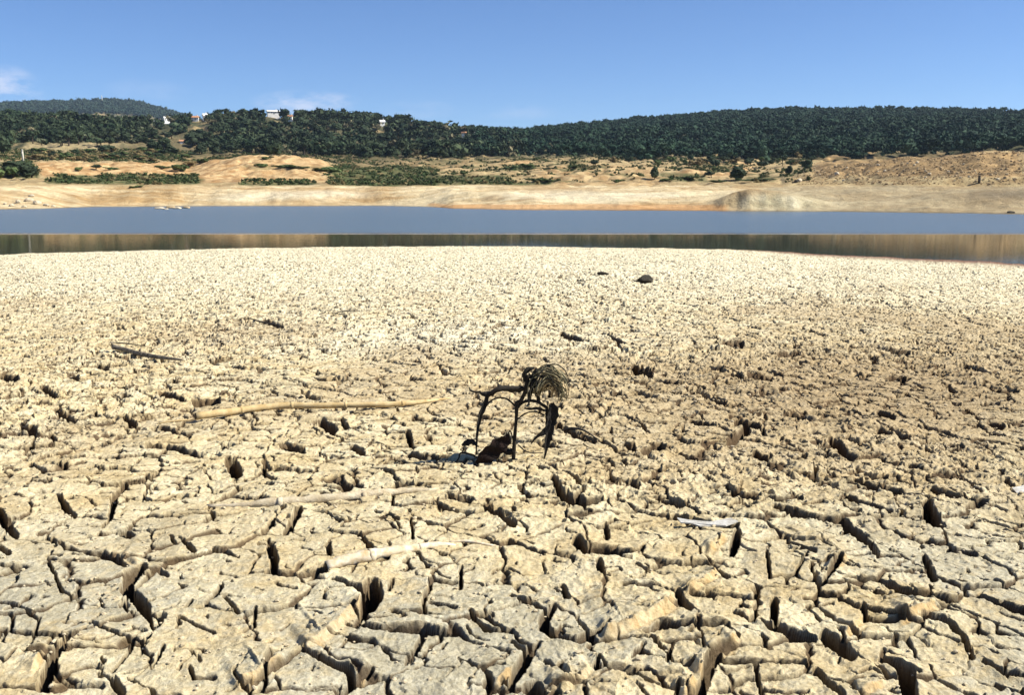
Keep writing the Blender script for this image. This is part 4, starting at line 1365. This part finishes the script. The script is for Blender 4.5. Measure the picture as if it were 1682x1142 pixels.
# single trees and shrubs one can pick out (photo px of the foot, height, width)
PICK = [
    ('oak', 1075, 294, 22, 16, "lone dark tree standing on the tan slope right of the middle"),
    ('oak', 978, 274, 14, 14, "round dark tree at the crest of the orange slope in the middle"),
    ('oak', 1212, 296, 24, 30, "broad dark shrubby tree on the flat left of the right bank"),
    ('oak', 1168, 292, 13, 20, "low dark tree between the lone tree and the broad one"),
    ('oak', 1255, 278, 16, 20, "dark round tree behind the broad shrubby tree"),
    ('oak', 1296, 286, 14, 14, "small round dark tree at the foot of the right bank"),
    ('oak', 1322, 277, 14, 22, "dark tree at the left end of the right bank"),
    ('oak', 1172, 272, 14, 22, "dark tree at the edge of the fields above the broad tree"),
    ('pine', 1285, 272, 16, 16, "dark tree in a row at the foot of the right hill"),
    ('oak', 22, 292, 26, 44, "big dark bush at the far left beside the beach"),
    ('oak', 52, 292, 20, 30, "dark bush right of the biggest one at the far left"),
    ('bush', 5, 292, 24, 30, "green bush cut off by the left edge of the view"),
    ('oak', 6, 252, 28, 26, "tall dark tree by the left edge above the bushes"),
    ('bush', 132, 280, 8, 13, "small bush on the orange bank at left"),
    ('oak', 158, 279, 10, 20, "dark bush on the orange bank at left"),
    ('bush', 181, 279, 7, 18, "low bush right of the dark bush on the orange bank"),
    ('drybush', 55, 262, 12, 22, "dry brown bush beside the pale post"),
    ('bush', 268, 278, 9, 22, "green bush near the right end of the left orange bank"),
    ('bush', 295, 282, 15, 26, "green bush in the hollow left of the round orange mound"),
    ('drybush', 310, 274, 14, 26, "dry bush on the shoulder left of the round orange mound"),
    ('bush', 328, 268, 11, 26, "bush on the left shoulder of the round orange mound"),
    ('bush', 430, 274, 8, 22, "bush on the face of the round orange mound"),
    ('bush', 442, 262, 7, 18, "bush on the top of the round orange mound"),
    ('bush', 462, 276, 9, 36, "wide bush across the middle of the round orange mound"),
    ('bush', 492, 278, 10, 36, "wide bush right on the face of the round orange mound"),
    ('bush', 520, 282, 9, 34, "bush at the right flank of the round orange mound"),
    ('bush', 548, 284, 14, 34, "bush between the orange mound and the green flat"),
    ('bush', 426, 296, 6, 12, "tiny bush at the foot of the round orange mound"),
    ('bush', 462, 296, 5, 14, "tiny bush behind the beach below the orange mound"),
    ('bush', 880, 298, 8, 30, "low green bush behind the beach in the middle"),
    ('bush', 905, 299, 7, 24, "low green bush right of the first one behind the middle beach"),
    ('bush', 862, 276, 11, 26, "green bush on the slope near the middle"),
    ('bush', 838, 279, 9, 22, "smaller green bush on the slope near the middle"),
    ('bush', 946, 276, 7, 22, "bush near the crest of the middle slope"),
    ('bush', 762, 286, 7, 12, "small bush on the striped slope left of the middle"),
    ('bush', 1010, 300, 7, 12, "small bush on the orange slope below the lone tree"),
    ('bush', 1018, 298, 5, 16, "tiny bush right beside another on the orange slope"),
    ('bush', 1100, 298, 8, 26, "green bush at the foot of the lone tree"),
    ('bush', 1130, 296, 10, 34, "wide green bush right of the lone tree"),
    ('bush', 1180, 300, 7, 26, "low bush in front of the broad shrubby tree"),
    ('bush', 1240, 297, 5, 40, "long low bush right of the broad shrubby tree"),
    ('bush', 1262, 297, 5, 30, "low strip of bush before the foot of the right bank"),
    ('drybush', 250, 300, 5, 16, "small dry bush behind the left beach"),
    ('bush', 215, 309, 5, 12, "tiny bush on the beach at left"),
    ('bush', 228, 308, 5, 12, "second tiny bush on the beach at left"),
    ('oak', 38, 282, 16, 26, "dark bush between the post and the beach at left"),
    ('oak', 1613, 248, 16, 20, "dark tree breaking the line above the right bank"),
]
for (kind, u, v, hp, wp, lb) in PICK:
    tree_px(kind, u, v, hp, wp, lb, "trees and shrubs around the far shore")

# oaks and olives of the left hillside that stand apart
GRP_L = "oaks on the left hillside"
rows_l = []
HL = [(251, 7, 201), (275, 14, 201), (321, 13, 199), (337, 8, 198), (449, 24, 191), (477, 8, 197), (628, 9, 207), (300, 10, 235)]
for i in range(900):
    u = random.uniform(-12, 640); v = random.uniform(206, 262)
    top = np.interp(u, [0, 250, 450, 650], [210, 216, 206, 222]); bot = np.interp(u, [0, 60, 200, 300, 420, 640], [236, 238, 246, 258, 256, 262])
    if v < top or v > bot: continue
    if any(abs(u - hx) < hw * .6 + 6 and hv < v < hv + 26 for hx, hw, hv in HL): continue
    if float(noise(np.array([u * .03]), np.array([v * .12]))[0]) < -.12: continue
    rows_l.append((u, v))
rows_l = rows_l[:165]
for (u, v) in rows_l:
    p, r = land_pt(u, v)
    s = r / F_PX
    if random.random() < .16:
        tree('olive', p, random.uniform(10, 14) * s, random.uniform(14, 19) * s, "grey-green olive among the darker oaks on the left hillside", "olives on the left hillside")
    else:
        k = 'oak' if random.random() < .75 else 'pine'
        lb = ("dark rounded oak on the slope at far left above the tan clearing" if u < 210 else
              "dark oak among pale clearings below the left houses" if u < 340 else
              "dark oak on the lower slope under the big white house" if u < 480 else "dark oak on the lower slope right of the big white house")
        tree(k, p, random.uniform(13, 22) * s, random.uniform(16, 27) * s, lb, GRP_L + " " + lb.split(' ', 3)[-1] if False else GRP_L)
# scrub line between the clearing and the banks
for i in range(46):
    u = random.uniform(60, 330); v = random.uniform(248, 264)
    p, r = land_pt(u, v); s = r / F_PX
    k = random.choice(['bush', 'bush', 'drybush', 'oak'])
    tree(k, p, random.uniform(6, 11) * s, random.uniform(12, 24) * s,
         {"bush": "green scrub bush in the belt below the tan clearing", "drybush": "dry brown bush in the belt below the tan clearing", "oak": "small dark oak in the belt below the tan clearing"}[k],
         "scrub below the tan clearing")
for i in range(40):
    u = random.uniform(1000, 1340); v = random.uniform(258, 271)
    p, r = land_pt(u, v); s = r / F_PX
    k = random.choice(['bush', 'drybush', 'oak', 'pine'])
    tree(k, p, random.uniform(8, 15) * s, random.uniform(10, 18) * s,
         {"bush": "green bush along the foot of the right hill", "drybush": "brown dry bush along the foot of the right hill", "oak": "dark oak along the foot of the right hill", "pine": "dark pine along the foot of the right hill"}[k],
         "trees at the foot of the right hill")


def scatter_trees(name, label, cat, pts, hw, kinds, mat, seed, ca, cb, var=.35, cd=None, fd=0.0):
    rs = np.random.RandomState(seed)
    pr = [crown_np(rs, kinds[i % len(kinds)], False) for i in range(10)]
    V_, F_, T_ = [], [], []; n0 = 0
    for (x, y, z) in pts:
        v, f = pr[rs.randint(10)]
        h = rs.uniform(*hw); w = h * rs.uniform(.8, 1.25)
        a = rs.rand() * 6.28
        c, s = math.cos(a), math.sin(a)
        vx = (v[:, 0] * c - v[:, 1] * s) * w + x; vy = (v[:, 0] * s + v[:, 1] * c) * w + y
        V_.append(np.stack([vx, vy, v[:, 2] * h + z - .12 * h], -1)); F_.append(f + n0); n0 += len(v)
        t = rs.rand() ** 1.4
        c_ = (np.array(ca) * (1 - t) + np.array(cb) * t) if rs.rand() > fd else np.array(cd)
        T_.append(np.tile(c_ * (1 + rs.uniform(-var, var)), (len(v), 1)))
    o = link(name, mesh_np(name, np.concatenate(V_), None, mat, False, {"tint": np.concatenate(T_)}, tris=np.concatenate(F_)))
    tag(o, label, cat, kind='stuff')


M_FOREST = attr_mat("forest_leaves", "tint", [(0.5, .6, 1.35, (1, 1, 1))], [], rough=.8, spec=.1)
M_FORESTL = attr_mat("lakeside_scrub_leaves", "tint", [(0.8, .7, 1.3, (1, 1, 1))], [], rough=.8, spec=.1)


def forest_pts(n, u0, u1, r0, r1, seed, keep=None):
    rs = np.random.RandomState(seed)
    u = rs.uniform(u0, u1, n); r = np.sqrt(rs.uniform(r0 ** 2, r1 ** 2, n))
    az = az_of(u)
    z = land_height(az, r)
    x, y = r * np.sin(az), r * np.cos(az)
    U, V = project(x, y, z)
    m = np.ones(n, bool)
    if keep is not None: m = keep(U, V, r, x, y)
    return list(zip(x[m], y[m], z[m]))


HOUSE_AT = [(251, 7, 201), (275, 14, 201), (321, 13, 199), (337, 8, 198), (449, 24, 191), (477, 8, 197), (628, 9, 207), (762, 9, 226), (784, 11, 227), (796, 7, 224), (300, 10, 235)]


def keep_left(U, V, r, x, y):
    bot = np.interp(U, [-50, 60, 190, 220, 310, 350, 420, 560, 900], [236, 236, 238, 224, 222, 246, 254, 262, 258])
    hole = ((U > 55) & (U < 200) & (V > 236)) | ((noise(x * .03, y * .03) > .16) & (V > 208) & (U > 180) & (U < 640))
    for (hx, hw, hv) in HOUSE_AT:
        hole = hole | ((np.abs(U - hx) < hw * .6 + 3) & (V > hv - 3) & (V < hv + 22))
    return (V < bot) & ~hole & (noise(x * .07, y * .07) > -.20)


def keep_right(U, V, r, x, y):
    bot = np.interp(U, [760, 900, 1000, 1340, 1500, 1682, 1800], [258, 256, 262, 268, 260, 250, 250])
    hole = (U > 840) & (U < 925) & (V > 234) & (V < 240)
    return (V < bot) & ~hole


PL = forest_pts(4300, -90, 860, 390, 730, 1, keep_left)
PR = forest_pts(12500, 780, 1800, 370, 1060, 2, keep_right)
scatter_trees("forest_left_hill".replace("_left", ""), "dense dark oak wood covering the left hill behind the lake", "forest", PL, (3.8, 8.0), ['oak', 'oak', 'pine'], M_FOREST, 3, (.013, .025, .013), (.050, .066, .033), .4, (.12, .105, .06), .07)
scatter_trees("pine_forest", "unbroken dark pine and oak forest on the long right hill", "forest", PR, (3.8, 7.0), ['oak', 'pine'], M_FOREST, 4, (.010, .028, .017), (.034, .062, .034), .35)
PF = forest_pts(5500, -120, 460, 2200, 2800, 5)
scatter_trees("distant_forest", "hazy forest on the farthest hill at left", "forest", PF, (9, 16), ['oak'], M_FOREST, 6, (.02, .04, .028), (.04, .06, .04), .3)


def keep_scrub(U, V, r, x, y):
    nx = noise(x * .06, y * .06)
    m = smear(U, V, GREEN, nx)
    streak = (fbm((x - .25 * y) * 0.03 + 4, y * 0.10, 4) > .16) & (U > 560) & (U < 1330) & (V < 300)
    belt = (r > 290) & (U < 600) & (noise(x * .05, y * .05) > -.1) & (V > 245)
    return belt | ((m * (.75 + .8 * noise(x * .11, y * .11)) > .42) | streak) & (noise(x * .3, y * .3) > -.30)


PS = forest_pts(21000, -20, 1330, 150, 440, 8, keep_scrub)
scatter_trees("lakeside_scrub", "low green scrub and weeds spread over the flats behind the far beach", "scrub", PS, (.6, 1.5), ['bush'], M_FORESTL, 9, (.030, .050, .018), (.085, .10, .04), .3, (.16, .13, .06), .14)

# ------------------------------------------------------------------ rocks on the far side
def far_rock(u, v, sp, seed, mat, label, group, flat=.6):
    p, r = land_pt(u, v)
    s = sp * .5 * r / F_PX
    me = rock_mesh("boulder", seed, mat, (1, .8, flat))
    o = link("boulder", me, loc=(p.x, p.y, p.z + s * flat * .35))
    o.scale = (s, s, s); o.rotation_euler = (0, 0, random.uniform(0, 6.28))
    tag(o, label, "rock", group)


for i, (u, v, s) in enumerate([(30, 334, 12), (48, 331, 14), (62, 336, 13), (76, 339, 10), (20, 339, 9), (88, 340, 8), (8, 336, 7), (52, 324, 9), (40, 341, 9)]):
    far_rock(u, v, s, 30 + i, M_ROCK, "pale boulder in the heap at the waterline by the left edge", "boulders at the left waterline")
for i, (u, v, s) in enumerate([(262, 343, 16), (280, 342, 18), (292, 343, 14), (306, 342, 14), (272, 344, 10)]):
    a = float(az_of(u, v)); x, y = plane_hit(u, v, WZ)
    sc = s * .5 * float(np.hypot(x, y)) / F_PX
    o = link("boulder", rock_mesh("boulder", 50 + i, M_ROCKT if i % 2 else M_ROCK, (1, .7, .35)), loc=(float(x), float(y), WZ + sc * .08))
    o.scale = (sc,) * 3
    tag(o, "low rock standing in the water just off the left beach", "rock", "rocks off the left beach")
far_rock(1375, 287, 9, 70, M_ROCK, "white block on the left part of the right bank", None, .8)
far_rock(1313, 299, 10, 71, M_ROCK, "white boulder at the left foot of the right bank", None, .9)
far_rock(1308, 300, 8, 72, M_DARKROCK, "dark boulder touching the white one at the foot of the right bank", None, .9)
for i in range(110):
    u = random.uniform(1330, 1690); f = random.random()
    vt = np.interp(u, [1330, 1450, 1600, 1690], [274, 266, 252, 252]); vb = 300
    v = vt + (vb - vt) * f
    far_rock(u, v, random.choice([2.5, 3, 3.5, 4, 5, 6]), 80 + i % 12, M_ROCK if random.random() < .4 else M_ROCKT,
             "small tan stone strewn on the right bank", "stones on the right bank", .7)
far_rock(1660, 350, 15, 76, M_DARKROCK, "long dark rock at the waterline by the right edge", None, .3)


def make_rubble():
    rs = np.random.RandomState(15)
    pr = [lump(rs, ICO1, .4, (1, .85, .6)) for _ in range(8)]
    V_, F_, T_ = [], [], []; n0 = 0
    u = rs.uniform(1300, 1760, 9000); r = np.sqrt(rs.uniform(140 ** 2, 205 ** 2, 9000)); az = az_of(u)
    z = land_height(az, r); x = r * np.sin(az); y = r * np.cos(az)
    U, V = project(x, y, z)
    dens = noise(x * .15, y * .15) + rs.rand(9000) * .8
    for i in np.nonzero((dens > .35) & (V < 303))[0]:
        sz = rs.uniform(.06, .16) * (1.0 + 1.6 * rs.rand() ** 6)
        v, f = pr[rs.randint(8)]
        V_.append(v * sz + np.array([x[i], y[i], z[i] + sz * .2])); F_.append(f + n0); n0 += len(v)
        t = rs.rand()
        T_.append(np.tile(np.array((.22, .14, .07)) * (1 - t) + np.array((.56, .43, .25)) * t, (len(v), 1)))
    o = link("rubble", mesh_np("rubble", np.concatenate(V_), None, M_LAND, False, {"tint": np.concatenate(T_)}, tris=np.concatenate(F_)))
    tag(o, "fine stony rubble covering the brown bank on the right", "rubble", kind='stuff')


make_rubble()


def post(u, v, hp, wp, label, dark=False):
    p, r = land_pt(u, v)
    s = r / F_PX
    root = empty("post", p)
    tag(root, label, "post")
    h, w = hp * s, wp * s
    mb = MB(); mb.tube([(0, 0, -.3), (.02 * h, 0, h * .5), (0, 0, h)], [w * .5, w * .46, w * .4], 8)
    link("shaft", mb.mesh("shaft", M_TWIG if dark else M_POST), root)
    mb = MB(); mb.tube([(0, 0, h), (0, 0, h + .1 * h)], [w * .6, w * .35], 8)
    link("cap", mb.mesh("cap", M_TWIG if dark else M_POST), root)


post(38, 268, 18, 3.0, "pale weathered post on the slope at far left")
post(1608, 301, 10, 4.0, "short dark post standing on the right bank", True)

# ------------------------------------------------------------------ houses
def house(u, v, wp, hp, label, roofmat, flat=False, rz=0.0, nw=3, chimney=True, storeys=1, lift=0):
    p, r = land_pt(u, v)
    s = r / F_PX
    W, H = wp * .8 * s, hp * .85 * s
    D = W * .6
    eave = H * (.96 if flat else .66)
    root = empty("house", (p.x, p.y, p.z + lift))
    root.rotation_euler = (0, 0, -math.atan2(p.x, p.y) + rz)
    tag(root, label, "house", "houses on the wooded hill")
    mb = MB(); mb.box((0, 0, eave / 2 - 2), (W, D, eave + 4))
    if not flat:   # gables
        for sx in (-1, 1):
            x0, x1 = sx * W / 2, sx * (W / 2 - .25)
            vs = [(x0, -D / 2, eave), (x0, D / 2, eave), (x0, 0, H - .12), (x1, -D / 2, eave), (x1, D / 2, eave), (x1, 0, H - .12)]
            mb.add(vs, [(0, 1, 2), (3, 5, 4), (0, 2, 5, 3), (1, 4, 5, 2)])
    link("wall", mb.mesh("wall", M_PLASTER, False), root)
    mb = MB()
    if flat:
        mb.box((0, 0, eave + .12), (W + .5, D + .5, .22))
    else:
        o_ = .35; t = .18
        for sy in (-1, 1):
            e = eave - (H - eave) * o_ / (D / 2)
            vs = [(-W / 2 - o_, sy * (D / 2 + o_), e), (W / 2 + o_, sy * (D / 2 + o_), e), (W / 2 + o_, 0, H), (-W / 2 - o_, 0, H)]
            vs += [(a, b, c + t) for a, b, c in vs]
            mb.add(vs, [(0, 1, 2, 3), (7, 6, 5, 4), (0, 4, 5, 1), (1, 5, 6, 2), (3, 7, 4, 0)])
    roof = link("roof", mb.mesh("roof", roofmat, False), root)
    if chimney:
        mb = MB(); mb.box((W * .25, .1 * D, H + .1), (.6, .6, 1.3)); mb.box((W * .25, .1 * D, H + .8), (.75, .75, .12))
        link("chimney", mb.mesh("chimney", M_PLASTER, False), roof)
    for k in range(nw):
        x = W * (-.5 + (k + .5 + (.5 if k >= nw // 2 else 0)) / (nw + .5))
        for st_ in range(storeys):
            zc = eave * (st_ + .55) / storeys
            mb = MB(); mb.box((x, -D / 2 - .03, zc), (W * .11, .06, eave * .34 / storeys))
            wn = link("window", mb.mesh("window", M_WOODP, False), root)
            mb = MB(); mb.box((x, -D / 2 - .065, zc), (W * .08, .02, eave * .26 / storeys))
            link("pane", mb.mesh("pane", M_GLASS, False), wn)
    mb = MB(); mb.box((W * .04, -D / 2 - .04, eave * .30 / storeys), (W * .08, .08, eave * .6 / storeys))
    link("door", mb.mesh("door", M_WOODP, False), root)


house(251, 201, 7, 5, "smallest white house, leftmost on the hill", M_WHITEROOF, True, nw=1, chimney=False, lift=.6)
house(275, 201, 14, 9, "white house with a pale roof near the left end of the ridge", M_WHITEROOF, rz=.3, lift=.6)
house(321, 199, 13, 7, "low house with a tiled roof between two white ones on the ridge", M_TILE, rz=-.2, lift=.6)
house(337, 198, 8, 8, "narrow white house just right of the tiled one", M_WHITEROOF, rz=.4, nw=1, lift=.6)
house(449, 191, 23, 7, "largest white house, alone on the hilltop", M_WHITEROOF, rz=.1, nw=4, lift=1.6)
house(477, 197, 8, 6, "small cream house right of the largest white one", M_TILE, nw=1, rz=-.3, lift=.8)
house(628, 207, 9, 8, "small white house on the right shoulder of the left hill", M_WHITEROOF, nw=1, rz=.2, lift=.8)
house(762, 226, 9, 5, "long low pale house in the saddle between the hills", M_TILE, nw=2, chimney=False, lift=.6)
house(784, 227, 11, 7, "white house in the saddle, brightest of the three", M_WHITEROOF, nw=2, rz=.3, lift=.6)
house(796, 224, 7, 5, "tiny white house, rightmost in the saddle", M_WHITEROOF, nw=1, chimney=False, lift=.6)
house(300, 235, 10, 5, "low stone farm building in the clearing below the ridge", M_TILE, nw=1, chimney=False)

# antenna mast on the far hill
p, r = land_pt(168, 171.5, rmin=1600.)
root = empty("mast", p)
tag(root, "slim mast on the summit of the farthest hill", "mast")
mb = MB(); mb.tube([(0, 0, -1), (0, 0, 9), (0, 0, 19)], [1.3, .9, .5], 6); link("shaft", mb.mesh("shaft", M_POST), root)
mb = MB(); mb.box((0, 0, 15), (4, .6, .6)); link("crossarm", mb.mesh("crossarm", M_POST), root)

# ------------------------------------------------------------------ air
mb = MB(); mb.box((0, 0, 118), (11000, 11000, 400))
HZ = bpy.data.materials.new("haze"); HZ.use_nodes = True
hn = HZ.node_tree; hn.nodes.clear()
ho = hn.nodes.new("ShaderNodeOutputMaterial"); pv = hn.nodes.new("ShaderNodeVolumePrincipled")
pv.inputs["Color"].default_value = (0.62, 0.80, 1.0, 1)
pv.inputs["Density"].default_value = 0.00007
pv.inputs["Anisotropy"].default_value = 0.2
hn.links.new(pv.outputs[0], ho.inputs["Volume"])
hz = link("haze", mb.mesh("haze", HZ, False))
tag(hz, "thin blue air between the lake and the far hills", "haze", kind='stuff')
print("trees", N_TREES)
